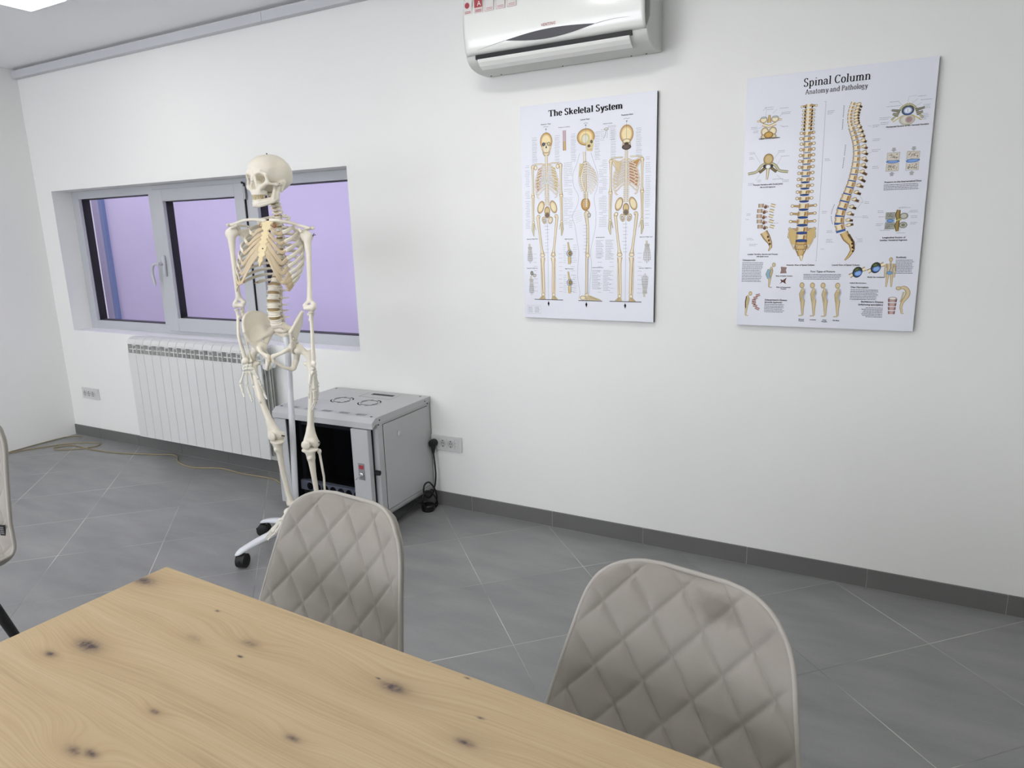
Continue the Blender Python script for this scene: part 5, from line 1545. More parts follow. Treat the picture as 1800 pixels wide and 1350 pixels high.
# ================= chart one
c1 = board('anatomy_chart', 'chart of three full skeletons titled The Skeletal System', -1.454, 1.003, .598, .898)
tt = 'The Skeletal System'; sc1 = 327 / serif_width(tt, 1, .0, 1)
serif_text(tt, 133, 846, 25, .25, .095, 'printed_title', c1, 0, sc1 / 25)
LINE = lin('#6e7a9a')
def fig_front(cx, back):
    a = Art()
    # ribs (behind), drawn from the spine outwards and down, then to the breastbone
    a.poly([(cx - 30, 648), (cx + 30, 648), (cx + 50, 590), (cx + 46, 540), (cx + 20, 575), (cx, 585), (cx - 20, 575), (cx - 46, 540), (cx - 50, 590)], lin('#dfe0e6'))
    for s_ in (-1, 1):
        tint = lin('#c9977a') if s_ == (-1 if not back else 1) else CRM
        if not back: a.poly([(cx + s_ * 22, 645), (cx + s_ * 40, 640), (cx + s_ * 52, 585), (cx + s_ * 45, 540), (cx + s_ * 34, 560), (cx + s_ * 26, 600)], lin('#c8a58e') if s_ < 0 else lin('#d3c08e'))
        else:
            a.poly([(cx + s_ * 12, 645), (cx + s_ * 40, 640), (cx + s_ * 52, 585), (cx + s_ * 45, 540), (cx + s_ * 30, 560), (cx + s_ * 14, 560)], lin('#c08f78') if s_ > 0 else lin('#d9dade'))
        for i in range(10):
            W_ = [24, 34, 41, 46, 49, 51, 51, 50, 47, 42][i]; yt = 652 - 10.5 * i; dr = 16 + 3.0 * i
            pth = []
            for k in range(11):
                ph = PI * k / 10 * (.93 if i < 7 else .78)
                pth.append((cx + s_ * (6 + W_ * math.sin(ph * .5 + .0) ** (1.0)) if ph < PI / 1.0 and k <= 6 else cx + s_ * (6 + W_ * math.sin(ph * .5 + (k - 6) * .28)), yt + 2 - dr * (k / 10) ** 1.3))
            if not back: a.strip(pth, 4.0, WHT if i % 2 else CRM, lin('#a98a66'), OUT, .35)
            else: a.strip(pth, 4.4, CRM, lin('#a9835a'), OUT, .35)
        if not back:
            for i in range(7): a.strip([(cx + s_ * 34, 602 - 7 * i), (cx + s_ * 14, 606 - 6 * i), (cx + s_ * 3, 622 - 6 * i)], 2.6, WHT, lin('#b5b9c6'), GRY, .3)
    # neck and spine
    for i in range(7): a.strip([(cx, 692 - 6 * i), (cx, 687.5 - 6 * i)], 12, CRM, OCH, OUT, .4)
    nsp = 22
    for i in range(nsp):
        y = 652 - i * 7.6; w_ = 9 + i * .25
        if back or i > 9: a.strip([(cx, y), (cx, y - 5.6)], w_, CRM, OCH, OUT, .6)
        if back or i > 12: 
            for s_ in (-1, 1): a.strip([(cx + s_ * w_ * .4, y - 2), (cx + s_ * (w_ * .5 + 6), y - 1)], 2.2, CRM, OCH, OUT, .3)
    if not back:
        a.strip([(cx, 650), (cx, 632), (cx, 600), (cx, 586)], [10, 6.5, 7.5, 3], CRM, OCH, OUT, .6)
    # skull
    a.ell(cx, 708, 17, 20, CRM, lin('#a89668'), OUT)
    a.ell(cx, 749, 28, 35, lin('#f2e2b4'), lin('#b8843f'), OUT)
    if not back:
        a.ell(cx, 722, 21, 22, CRM, lin('#c4a872'), lin('#c4a872'))
        for s_ in (-1, 1):
            a.ell(cx + s_ * 12, 738, 7.5, 7, lin('#5d6a78') if s_ < 0 else lin('#d9c89c'), lin('#564a3c'), OUT); a.ell(cx + s_ * 19, 724, 5, 4, lin('#efe0b8'), OCH, OCH)
        a.poly([(cx - 4, 722), (cx + 4, 722), (cx, 735)], lin('#39322c'))
        a.line([(cx - 11, 708), (cx + 11, 708)], 3.5, lin('#f4eddb')); a.line([(cx - 12, 705.5), (cx + 12, 705.5)], .8, OUT)
    else:
        a.ell(cx, 700, 19, 10, lin('#6b5b55'), lin('#3f3834'), OUT); a.ell(cx, 722, 17, 9, lin('#efe4c2'), lin('#a08255'), OUT); a.ell(cx, 712, 10, 6, lin('#4c443e'), lin('#7c6a50'), OUT)
        a.line([(cx, 784), (cx, 730)], .7, OUT)
    # shoulders, arms
    for s_ in (-1, 1):
        if back: 
            a.poly([(cx + s_ * 24, 648), (cx + s_ * 58, 650), (cx + s_ * 30, 600)], lin('#c69a5c') if s_ > 0 else lin('#ddcaa0'))
            a.strip([(cx + s_ * 22, 648), (cx + s_ * 30, 600)], 2.6); a.strip([(cx + s_ * 22, 640), (cx + s_ * 62, 658)], 3.6, CRM, OCH); a.strip([(cx + s_ * 30, 600), (cx + s_ * 58, 640)], 2.6, CRM, OCH)
            a.strip([(cx + s_ * 15, 662), (cx + s_ * 45, 662), (cx + s_ * 66, 660)], 4)
        else:
            a.strip([(cx + s_ * 6, 655), (cx + s_ * 30, 660), (cx + s_ * 58, 658)], 4.6); a.ell(cx + s_ * 52, 645, 8, 9)
        a.ell(cx + s_ * 65, 648, 8, 9)
        a.strip([(cx + s_ * 66, 648), (cx + s_ * 66, 600), (cx + s_ * 66, 545), (cx + s_ * 67, 528)], [11, 7, 7.5, 15]); a.ell(cx + s_ * 67, 525, 8, 6)
        a.strip([(cx + s_ * 70, 520), (cx + s_ * 70, 470), (cx + s_ * 69, 425)], [6.5, 5, 7]); a.strip([(cx + s_ * 63, 520), (cx + s_ * 65, 470), (cx + s_ * 66, 425)], [6, 4, 4.5])
        a.ell(cx + s_ * 68, 418, 6, 6)
        a.strip([(cx + s_ * 68, 412), (cx + s_ * 70, 385), (cx + s_ * 66, 358)], [10, 11, 3], lin('#ddd3ac'), lin('#8f8a62'), OUT); a.strip([(cx + s_ * 62, 412), (cx + s_ * 56, 385)], [3.5, 2])
        # pelvis and legs
        a.ell(cx + s_ * 30, 480, 15, 27, lin('#efe2bd'), lin('#b08a50'), OUT, rot=s_ * .35); a.ell(cx + s_ * 15, 425, 10, 15, CRM, OCH, OUT, rot=s_ * -.3); a.ell(cx + s_ * 15, 424, 4.5, 8, lin('#cfd0d2'), OUT, OUT, rot=s_ * -.3)
        a.ell(cx + s_ * 42, 440, 8, 8)
        a.strip([(cx + s_ * 46, 440), (cx + s_ * 38, 370), (cx + s_ * 29, 300), (cx + s_ * 26, 280)], [13, 9, 9.5, 19]); a.ell(cx + s_ * 26, 276, 11, 8)
        if not back and s_ > 0: a.ell(cx + s_ * 26, 280, 7, 8, lin('#f4e8c8'), OCH, OUT)
        a.strip([(cx + s_ * 33, 260), (cx + s_ * 33, 180), (cx + s_ * 30, 112)], [5, 4, 6]); a.strip([(cx + s_ * 25, 266), (cx + s_ * 25, 240), (cx + s_ * 23, 180), (cx + s_ * 22, 112)], [21, 12, 10, 10], CRM, lin('#b98f5a'))
        a.ell(cx + s_ * 25, 105, 8, 8); a.poly([(cx + s_ * 18, 100), (cx + s_ * 31, 100), (cx + s_ * 46, 84), (cx + s_ * 14, 84)], lin('#c7b48a')); a.line([(cx + s_ * 30, 98), (cx + s_ * 44, 86)], .8, OUT); a.line([(cx + s_ * 24, 98), (cx + s_ * 34, 86)], .8, OUT)
    a.ell(cx, 464, 13, 18, lin('#dcc794'), lin('#a57c45'), OUT); a.ell(cx, 446, 12, 12, lin('#7d6f60'), lin('#b29a6a'), OUT)
    a.rect(cx - 69, 81, cx + 70, 84, lin('#4a4a4c')); a.line([(cx, 800), (cx, 62)], .7, LINE)
    a.poly([(cx - 5, 66), (cx, 76), (cx + 5, 66), (cx, 52)], BLK)
    a.poly([(cx - 4, 800), (cx + 4, 800), (cx, 792)], GRY); a.line([(cx - 13, 806), (cx - 4, 809), (cx + 4, 806), (cx + 13, 809)], 2.0, lin('#a9abb0'))
    a.build('printed_figure', c1)
fig_front(121, False); fig_front(476, True)
a = Art(); cx = 301
sil = bez([(cx - 28, 690), (cx - 40, 650), (cx - 58, 610), (cx - 55, 560), (cx - 34, 520), (cx - 40, 480), (cx - 62, 440), (cx - 52, 400), (cx - 42, 340), (cx - 34, 285), (cx - 38, 240), (cx - 40, 180), (cx - 30, 120), (cx - 36, 90)], 5)
a.line([p[:2] for p in sil], .9, lin('#7d8a96'))
sil = bez([(cx + 22, 690), (cx + 34, 655), (cx + 52, 600), (cx + 50, 550), (cx + 36, 510), (cx + 44, 450), (cx + 42, 390), (cx + 28, 330), (cx + 20, 285), (cx + 24, 230), (cx + 16, 150), (cx + 14, 110)], 5)
a.line([p[:2] for p in sil], .9, lin('#7d8a96'))
for i in range(8): a.strip([(cx - 7 + i * .4, 694 - 6 * i), (cx - 7 + i * .4, 690 - 6 * i)], 11)
for i in range(22):
    y = 648 - 8 * i; x = cx - 16 * math.sin(max(0, min(1, (648 - y) / 110)) * PI) - 3 + (6 if y < 540 else 0); a.strip([(x, y), (x, y - 6)], 11, CRM, OCH)
    a.strip([(x - 5, y), (x - 15, y - 6)], 2.4)
for i in range(11):
    y0 = 648 - 10 * i; x1 = cx + [26, 36, 42, 46, 48, 49, 48, 46, 40, 34, 26][i]
    a.strip(bez([(cx - 12, y0), (cx + 8, y0 + 2), (x1 - 10, y0 - 10), (x1, y0 - 22)], 4), 5.2, WHT, lin('#a58a6c'), lin('#6b5a48'), .4)
a.poly([(cx - 28, 650), (cx - 12, 648), (cx - 14, 610), (cx - 34, 592)], lin('#dccb9b'))
a.ell(cx, 752, 39, 33, lin('#f0dda6'), lin('#b07f3b'), OUT); a.ell(cx - 2, 745, 18, 20, lin('#e4e1cf'), lin('#cdbb85'), lin('#a98f5c'))
a.poly([(cx + 6, 738), (cx + 34, 742), (cx + 33, 712), (cx + 28, 694), (cx + 4, 697), (cx + 0, 724)], lin('#dccb9b')); a.ell(cx + 25, 732, 5, 6, lin('#6d6a60'), OUT, OUT); a.ell(cx + 14, 716, 6, 5, lin('#6f624e'), OUT, OUT); a.line([(cx + 10, 706), (cx + 30, 707)], 1.6, lin('#f4eedc')); a.line([(cx + 8, 704), (cx + 30, 704)], .7, OUT)
a.ell(cx - 4, 648, 9, 9); a.strip([(cx - 3, 646), (cx - 2, 590), (cx - 2, 535)], [11, 7, 11]); a.strip([(cx - 2, 528), (cx + 2, 470), (cx + 6, 420)], [9, 6, 6])
a.ell(cx - 2, 485, 20, 26, lin('#d5ac6a'), lin('#a97c3f'), OUT); a.ell(cx + 4, 445, 12, 14, CRM, OCH); a.ell(cx + 14, 440, 7, 9, lin('#cfd0d2'), OUT, OUT)
a.strip([(cx, 445), (cx + 8, 390), (cx + 8, 330), (cx + 5, 280)], [17, 10, 10, 17]); a.ell(cx + 6, 274, 10, 9)
a.strip([(cx + 4, 266), (cx + 2, 180), (cx + 1, 112)], [14, 11, 12], CRM, lin('#b98f5a')); a.strip([(cx + 8, 262), (cx + 7, 180), (cx + 6, 112)], [5, 4, 5], lin('#c9cdd6'), GRY)
a.ell(cx + 2, 106, 9, 8); a.ell(cx - 16, 94, 14, 9, CRM, OCH); a.poly([(cx + 6, 106), (cx + 20, 104), (cx + 66, 88), (cx + 66, 84), (cx - 6, 84)], lin('#cbbd96')); a.line([(cx + 12, 104), (cx + 60, 87)], .8, OUT); a.line([(cx + 16, 98), (cx + 50, 86)], .8, OUT)
a.rect(264, 80.5, 374, 83.5, lin('#4a4a4c')); a.line([(cx, 802), (cx, 62)], .7, LINE); a.poly([(cx - 5, 66), (cx, 76), (cx + 5, 66), (cx, 52)], BLK); a.line([(cx - 10, 804), (cx, 807), (cx + 10, 804)], 2, lin('#a9abb0')); a.poly([(cx - 4, 800), (cx + 4, 800), (cx, 792)], GRY)
for k in range(6): a.line([(cx - 60 + k * 3, 455 - k * 9), (cx - 18, 462 - k * 8)], .5, GRY)
a.build('printed_figure', c1)
# small studies
a = Art()
a.strip([(205, 786), (205, 706)], 13, lin('#cbb3b4'), lin('#a48c96'), OUT); a.strip([(206, 742), (206, 706)], 9, lin('#d8bc79'), lin('#a9824a'), OUT)
a.build('printed_study', c1); a = Art()
for (x, y, fl) in ((390, 775, 1),): 
    a.ell(x, y, 9, 5, lin('#e4dfcf'), GRY, GRY); a.line([(x, y), (x - 6, y - 28), (x - 12, y - 34)], 1.8, lin('#9aa0a4')); a.line([(x + 4, y), (x + 3, y - 34)], 1.2, lin('#9aa0a4'))
def hand_study(x, y, h, up, w=24):
    d = -1 if up else 1
    for k in range(5):
        xx = x + (k - 2) * w / 5; pts = [(x + (k - 2) * 2.2, y), (xx, y - d * h * .45), (xx + (k - 2) * 1.0, y - d * h * (.98 - .08 * abs(k - 2)))]
        a.strip(pts, [3.4, 2.6, 2.0], lin('#e6e4dd'), lin('#8e8f94'), lin('#4c4c50'), .5)
        for j in range(4): a.line([(pts[1][0] - 1.8, pts[1][1] - d * j * h * .12), (pts[1][0] + 1.8, pts[1][1] - d * j * h * .12)], 1.0, lin('#4c4c50'))
    for j in range(5): a.ell(x + (j - 2) * 3.2, y - d * (3 + (j % 2) * 5), 3.4, 3.2, lin('#dcd8ca'), GRY, lin('#4c4c50'), n=10)
    a.strip([(x - 2, y + d * 14), (x - 2, y)], [6, 6], lin('#e2dcc4'), lin('#a79d7c'), OUT)
a.build('printed_study', c1); a = Art()
for hs_a in ((34, 312, 72, False, 24), (567, 318, 78, False, 30), (560, 118, 84, True, 26)): hand_study(*hs_a); a.build('printed_study', c1); a = Art()
a.ell(41, 198, 7, 9, lin('#9d988c'), lin('#4a4640'), OUT); a.ell(54, 188, 8, 7, lin('#c9c6bc'), GRY, OUT); hand_study(38, 172, 72, False, 22)
a.build('printed_study', c1); a = Art()
for (yy, c_) in ((331, 0), (206, 1)):
    a.strip([(217, yy), (221, yy - 26), (224, yy - 38)], [6, 8, 14], lin('#d9c794'), lin('#a98f58')); a.ell(224, yy - 48, 14, 14, lin('#cfcfca'), lin('#7f8692'), OUT); a.ell(226, yy - 48, 7, 9, lin('#a4894f'), OUT)
    a.strip([(223, yy - 62), (223, yy - 94)], [14, 10], lin('#dcc98f'), lin('#a78a4c')); a.strip([(231, yy - 62), (231, yy - 88)], 4, lin('#d5d8de'), GRY)
    a.build('printed_study', c1); a = Art()
# leader labels (too small to read) and lists
a = Art()
for cx, offs in ((121, (92, 62)), (301, (78, 54)), (476, (92, 62))):
    for s_ in (-1, 1):
        for i in range(18): a.greek(cx + (s_ * 40 if s_ > 0 else -40 - 26), 768 - i * 6.2 + random.uniform(-1, 1), 24, 1, h=1.1)
        for i in range(38):
            y = 656 - i * 7.1
            w_ = 22 + random.uniform(-4, 3); xx = cx + (80 if s_ > 0 else -80 - w_)
            if cx == 301: xx = cx + (58 if s_ > 0 else -58 - w_)
            if xx < 12 or xx + w_ > 590: w_ = 20; xx = max(12, min(xx, 568))
            if random.random() < .82: a.greek(xx, y, w_, 1, h=1.1)
    for i in range(9): a.greek(cx - 12 + random.uniform(-3, 3), 400 - i * 14, 20, 1, h=1.0)
    for i in range(10):
        a.greek(cx + 52, 282 - i * 18, 20, 1, h=1.0); a.greek(cx - 70, 282 - i * 18, 20, 1, h=1.0)
for (x, y, n) in ((345, 336, 12), (388, 336, 13), (328, 212, 13), (378, 212, 14)): a.greek(x, y, 38, n, 6.4, 1.5, jag=.5)
for (x, y) in ((345, 349), (328, 224)): a.greek(x, y, 50, 1, h=2.2, c=lin('#5c5f66'))
for i in range(9):
    for (yb) in (318, 190): a.greek(196, yb - i * 9, 14, 1, h=1.0); a.greek(240, yb - i * 9, 18, 1, h=1.0)
a.greek(396, 778 + 8, 36, 2, 5, 1.2, align='c')
for i in range(6): a.greek(366, 774 - i * 8, 18, 1, h=1.0); a.greek(405, 774 - i * 8, 22, 1, h=1.0)
a.line([(15, 55), (83, 55), (83, 19), (15, 19), (15, 55)], .6, GRY); a.greek(20, 48, 24, 5, 5.4); a.greek(52, 48, 26, 5, 5.4)
a.build('printed_small_text', c1)
for (s_, x, y, sz) in (('Anterior View', 121, 815, 8), ('Lateral View', 298, 818, 8), ('Posterior View', 478, 819, 8), ('Structure of Long Bone', 205, 797, 5.5), ('Ligaments of Right Hand', 46, 345, 5.5), ('Right Knee Joint', 222, 342, 6), ('Right Knee Joint', 222, 216, 6),
                       ('Ligaments of Right Foot', 44, 218, 5.5), ('Ligaments of Right Hand', 562, 345, 5.5), ('Ligaments of Right Foot', 560, 220, 5.5), ('Auditory Ossicles', 396, 794, 5.5)):
    cap_text(s_, x, y, sz, c1, w=.06)

# ================= chart two
c2 = board('anatomy_chart', 'chart of two painted spines titled Spinal Column', -.5225, 1.007, .599, .897)
tt = 'Spinal Column'; sc2 = 212 / serif_width(tt, 1, .0, 1)
serif_text(tt, 192, 848, 27, .175, .07, 'printed_title', c2, 0, sc2 / 27)
tt = 'Anatomy and Pathology'; sc3 = 197 / serif_width(tt, 1, .0, 1)
serif_text(tt, 200, 822, 16.5, .155, .07, 'printed_subtitle', c2, 0, sc3 / 16.5)
DK = lin('#453424'); OC2 = lin('#b48d55'); CR2 = lin('#f0e6c6')
# front view
a = Art()
ys = [784, 770, 758, 746, 734, 722, 709]; y = 700
bodies = [(v, 12.5, 20) for v in ys]
for i in range(12): bodies.append((y - 9, 17.5, 22 + i * .9)); y -= 18.2 + .55 * i * .8
for i in range(5): bodies.append((y - 12, 23 - 0, 33 + i * 2.0)); y -= 27.5
for i, (yc, h, w_) in enumerate(bodies):
    cx = 215 + (3 if 8 < i < 20 else 2 if i >= 20 else 0)
    pw = (w_ / 2 + 13) if i < 1 else (w_ / 2 + 7) if i < 7 else (w_ / 2 + 8.5) if i < 19 else (w_ / 2 + 22)
    for s_ in (-1, 1):
        a.strip([(cx + s_ * w_ * .3, yc), (cx + s_ * pw, yc + (2 if i > 6 else -2))], [6, 4.4] if i < 19 else [7, 5], lin('#cfae76'), lin('#80613a'), DK, .8)
        a.ell(cx + s_ * pw, yc + (2 if i > 6 else -2), 4 if i < 7 else 5.5, 3.6 if i < 7 else 5.2, CR2, lin('#8e6d43'), DK, n=12)
        if i < 7: a.ell(cx + s_ * (w_ / 2 + 1), yc - 5, 2.6, 3.2, lin('#2a1c12'), DK, DK, n=10)
    a.strip([(cx, yc + h * .42), (cx, yc + h * .1), (cx, yc - h * .38)], [w_, w_ * .82, w_], CR2, OC2, DK, .9)
    a.strip([(cx + w_ * .22, yc + h * .3), (cx + w_ * .18, yc - h * .3)], w_ * .16, lin('#a9793c'), lin('#c79a58'), lin('#c79a58'), .1)
    if i >= 7: a.ell(cx, yc - h * .53, w_ * .5, 1.2 + max(0, (i - 10)) * .28, lin('#7f9fcf') if i < 15 else lin('#35528f'), DBL, lin('#1a2233'), n=18)
cx = 217
for s_ in (-1, 1):
    a.poly([(cx + s_ * 18, 352), (cx + s_ * 42, 366), (cx + s_ * 46, 340), (cx + s_ * 34, 308), (cx + s_ * 20, 300)], lin('#d8bd80')); a.strip([(cx + s_ * 20, 350), (cx + s_ * 41, 366), (cx + s_ * 46, 342), (cx + s_ * 36, 312), (cx + s_ * 22, 286)], 2.6, CR2, OC2, DK, .7)
a.strip([(cx, 352), (cx, 330), (cx, 295), (cx, 268), (cx, 262)], [40, 36, 44, 20, 16], lin('#d9bc80'), lin('#9c7338'), DK, .9)
for k in range(4):
    a.line([(cx - 12, 338 - 17 * k), (cx + 12, 338 - 17 * k)], 2, lin('#8a5f30'))
    for s_ in (-1, 1): a.ell(cx + s_ * (19 - k * 2.4), 334 - 17 * k, 3.6, 3, lin('#241a12') if k < 2 else CR2, DK, DK, n=10)
a.strip([(cx + 3, 264), (cx + 4, 245)], [15, 3], CR2, OC2, DK, .7)
a.line([(269, 792), (272, 245)], .8, GRY); a.line([(264, 792), (269, 792)], .8, GRY); a.line([(267, 245), (272, 245)], .8, GRY)
a.build('printed_spine', c2)
# side view
a = Art()
cv = bez([(356, 782), (350, 762), (347, 740), (349, 715), (356, 695), (366, 668), (374, 640), (378, 605), (377, 575), (373, 540), (367, 510), (358, 478), (349, 445), (341, 412), (339, 380), (346, 350)], 8)
cv = [np.array(p[:2]) for p in cv]; Ld = np.cumsum([0] + [np.linalg.norm(b - q) for q, b in zip(cv[:-1], cv[1:])])
def at_(l): 
    i = min(len(cv) - 2, max(0, int(np.searchsorted(Ld, l)) - 1)); t = (l - Ld[i]) / (Ld[i + 1] - Ld[i]); p = cv[i] + (cv[i + 1] - cv[i]) * t; d = cv[i + 1] - cv[i]; return p, d / np.linalg.norm(d)
hs_ = [12] * 7 + [15 + i * .75 for i in range(12)] + [26.0] * 5; sc_h = Ld[-1] / sum(hs_); l = 0
for i, h in enumerate(hs_):
    h *= sc_h; p, d = at_(l + h / 2); n = np.array([-d[1], d[0]])
    if n[0] < 0: n = -n
    w_ = 13 if i < 7 else 18 + (i - 7) * .8 if i < 19 else 31
    # processes towards the back
    L0 = 26 if i < 7 else 26 if i < 15 else 30
    dn = np.array([0, -1.]); q0 = p + n * w_ * .5; q1 = p + n * (w_ * .5 + 10); q2 = p + n * (w_ * .5 + L0 * .95) + dn * (5 if i < 7 else 9 if i < 17 else 2)
    a.strip([q1, q2], [7, 5] if i < 7 else [8, 6.5], lin('#5a4630') if i % 2 else lin('#3c2d1e'), lin('#86683e'), DK, .8)
    a.ell(*(q1 + np.array([3, 1])), 7.5, 5.6, CR2, lin('#9e7a44'), DK, rot=.5, n=14); a.strip([q0, q1], 5, CR2, OC2, DK, .6)
    a.strip([p - d * h * .42, p, p + d * h * .38], [w_, w_ * .84, w_], CR2, OC2, DK, .9)
    a.strip([p - d * h * .3 + n * w_ * .22, p + d * h * .3 + n * w_ * .22], w_ * .18, lin('#a87a40'), lin('#c79a58'), lin('#c79a58'), .1)
    if i >= 7: a.strip([p + d * h * .5 - n * w_ * .5, p + d * h * .5 + n * w_ * .5], (1.6 + max(0, i - 13) * .55), lin('#8fb0dc') if i < 15 else lin('#4a6cb0'), DBL, lin('#1a2233'), .3)
    l += h
a.strip([(356, 345), (366, 325), (384, 305), (388, 282), (378, 262), (366, 247)], [26, 24, 18, 12, 8, 2.5], lin('#dcc084'), lin('#8d6a3a'), DK, .9)
a.strip([(372, 338), (390, 310), (393, 285)], [7, 6, 5], lin('#574028'), lin('#8c6c42'), DK, .6)
for k in range(4): a.ell(384 + k * 2, 318 - k * 13, 3, 3.2, lin('#2c1f14'), DK, DK, n=10)
a.build('printed_spine', c2)
# studies
a = Art()
def vert_front(x, y, sc_):
    for s_ in (-1, 1):
        a.strip([(x + s_ * 10 * sc_, y + 8 * sc_), (x + s_ * 44 * sc_, y + 4 * sc_)], [9 * sc_, 4 * sc_], CR2, OC2, DK, .7); a.ell(x + s_ * 20 * sc_, y + 8 * sc_, 13 * sc_, 11 * sc_, CR2, lin('#a8844e'), DK); a.ell(x + s_ * 20 * sc_, y + 16 * sc_, 9 * sc_, 3 * sc_, lin('#b9c3c6'), GRY, DK, n=14)
    a.strip([(x - 24 * sc_, y - 8 * sc_), (x, y - 16 * sc_), (x + 24 * sc_, y - 8 * sc_)], 9 * sc_, CR2, lin('#b28d55'), DK, .7)
    a.strip([(x, y - 4), (x, y + 24 * sc_)], [13 * sc_, 5 * sc_], lin('#d9bd83'), lin('#96723e'), DK, .7)
    for s_ in (-1, 1): a.ell(x + s_ * 14 * sc_, y - 34 * sc_, 13 * sc_, 15 * sc_, CR2, lin('#a3803f'), DK); a.ell(x + s_ * 18 * sc_, y - 52 * sc_, 9 * sc_, 8 * sc_, lin('#e0d2ab'), lin('#8a7f60'), DK)
    a.ell(x, y - 46 * sc_, 16 * sc_, 11 * sc_, lin('#d5ac62'), lin('#8f6a35'), DK)
vert_front(84, 742, .98)
a.build('printed_study', c2); a = Art()
x, y = 88, 590     # thoracic vertebra from above with ribs
for s_ in (-1, 1):
    a.strip(bez([(x + s_ * 10, y + 8), (x + s_ * 26, y - 2), (x + s_ * 40, y - 20), (x + s_ * 70, y - 26)], 4), 8, lin('#cfc9a4'), lin('#7d7a58'), DK, .7); a.strip([(x + s_ * 8, y - 6), (x + s_ * 30, y - 24)], [9, 8], lin('#8b7a55'), lin('#5c4d33'), DK, .8); a.ell(x + s_ * 12, y - 2, 5, 6, lin('#39404e'), DK, DK, n=12)
a.ell(x, y + 22, 17, 19, lin('#d6bf8b'), lin('#9b7a42'), DK); a.ell(x, y - 4, 10, 9, lin('#f3f2ee'), DK, DK); a.strip([(x, y - 12), (x - 2, y - 50)], [10, 4.5], CR2, lin('#88683a'), DK, .8)
a.build('printed_study', c2); a = Art()
lc = [(72, 445), (66, 425), (64, 400), (68, 375), (78, 350), (92, 330), (104, 305), (106, 290)]
for i in range(5):
    yy = 448 - i * 19; xx = 70 - 5 * math.sin(i * .8); a.strip([(xx, yy + 7), (xx, yy - 7)], 17, lin('#cdb9a0'), lin('#8e7358'), DK, .8); a.strip([(xx + 12, yy), (xx + 28, yy - 5)], [7, 4], lin('#d9bfa0'), lin('#7a4d38'), DK, .8); a.strip([(xx + 34, yy + 2), (xx + 50, yy - 3)], [9, 10], CR2, lin('#96774a'), DK, .8); a.ell(xx + 16, yy - 6, 5, 5, lin('#8b5f4a'), DK, DK, n=10)
a.strip([(84, 352), (96, 332), (108, 312), (112, 296), (104, 282)], [26, 24, 14, 8, 2], lin('#dfc793'), lin('#8f6d48'), DK, .9)
for k in range(3): a.ell(100 + k * 4, 334 - k * 13, 3, 4, lin('#6b4434'), DK, DK, n=10)
a.build('printed_study', c2); a = Art()
# section of a neck vertebra
x, y = 522, 735
for s_ in (-1, 1):
    a.strip(bez([(x, y + 24), (x + s_ * 18, y + 14), (x + s_ * 30, y - 6), (x + s_ * 46, y - 24)], 4), 5, lin('#c8c39a'), lin('#7d7848'), DK, .6); a.strip([(x + s_ * 22, y + 2), (x + s_ * 48, y + 8)], [9, 5], lin('#8a8a78'), lin('#5b5b4c'), DK, .6); a.strip([(x + s_ * 26, y - 10), (x + s_ * 44, y - 4)], [10, 6], lin('#9d9a84'), lin('#62604f'), DK, .6)
    a.strip([(x + s_ * 14, y - 12), (x + s_ * 42, y - 30)], 2.6, lin('#e0cf72'), lin('#b59e3c'), DK, .2)
a.ell(x, y - 26, 23, 17, lin('#dcd9cf'), lin('#b8b39c'), GRY); a.ell(x + 6, y - 26, 12, 12, lin('#a98f8c'), lin('#cfc6ba'), lin('#cfc6ba')); a.ell(x, y + 3, 18, 15, lin('#5d6c78'), lin('#4a545c'), DK); a.ell(x, y + 3, 12, 10, lin('#e6eaf2'), lin('#9fb0cf'), DBL); a.line([(x - 12, y - 8), (x + 12, y - 8)], 2.4, lin('#3b5aa3')); a.line([(x, y + 8), (x, y - 2)], 1, DBL)
a.build('printed_study', c2); a = Art()
# pressed discs
for (x, tl) in ((491, 0), (550, 3.5)):
    for s_ in (-1, 1):
        a.poly([(x - 18, 576 + s_ * 5 + (tl if s_ > 0 else -tl)), (x + 18, 576 + s_ * 5 - (0)), (x + 19, 576 + s_ * 30), (x - 19, 576 + s_ * 30 + tl)], lin('#d9d2c4'))
        a.line([(x - 18, 576 + s_ * 5), (x + 18, 576 + s_ * 5), (x + 19, 576 + s_ * 30), (x - 19, 576 + s_ * 30), (x - 18, 576 + s_ * 5)], .9, lin('#7d776c'))
        for k in range(30): a.rect(*(lambda u, v: (u, v, u + 2.4, v + 1.8))(x - 14 + random.random() * 26, 576 + s_ * 18 - 8 + random.random() * 15), lin('#5c5650'))
        a.poly([(x - 5, 576 + s_ * 46), (x + 5, 576 + s_ * 46), (x + 5, 576 + s_ * 39), (x + 9, 576 + s_ * 39), (x, 576 + s_ * 32), (x - 9, 576 + s_ * 39), (x - 5, 576 + s_ * 39)], lin('#aeb0b2'))
    a.ell(x, 577, 20, 4.6 + tl * .4, lin('#86abe0'), lin('#4f79bd'), lin('#32507f'), rot=tl * .02)
    a.build('printed_study', c2); a = Art()
a.build('printed_study', c2); a = Art()
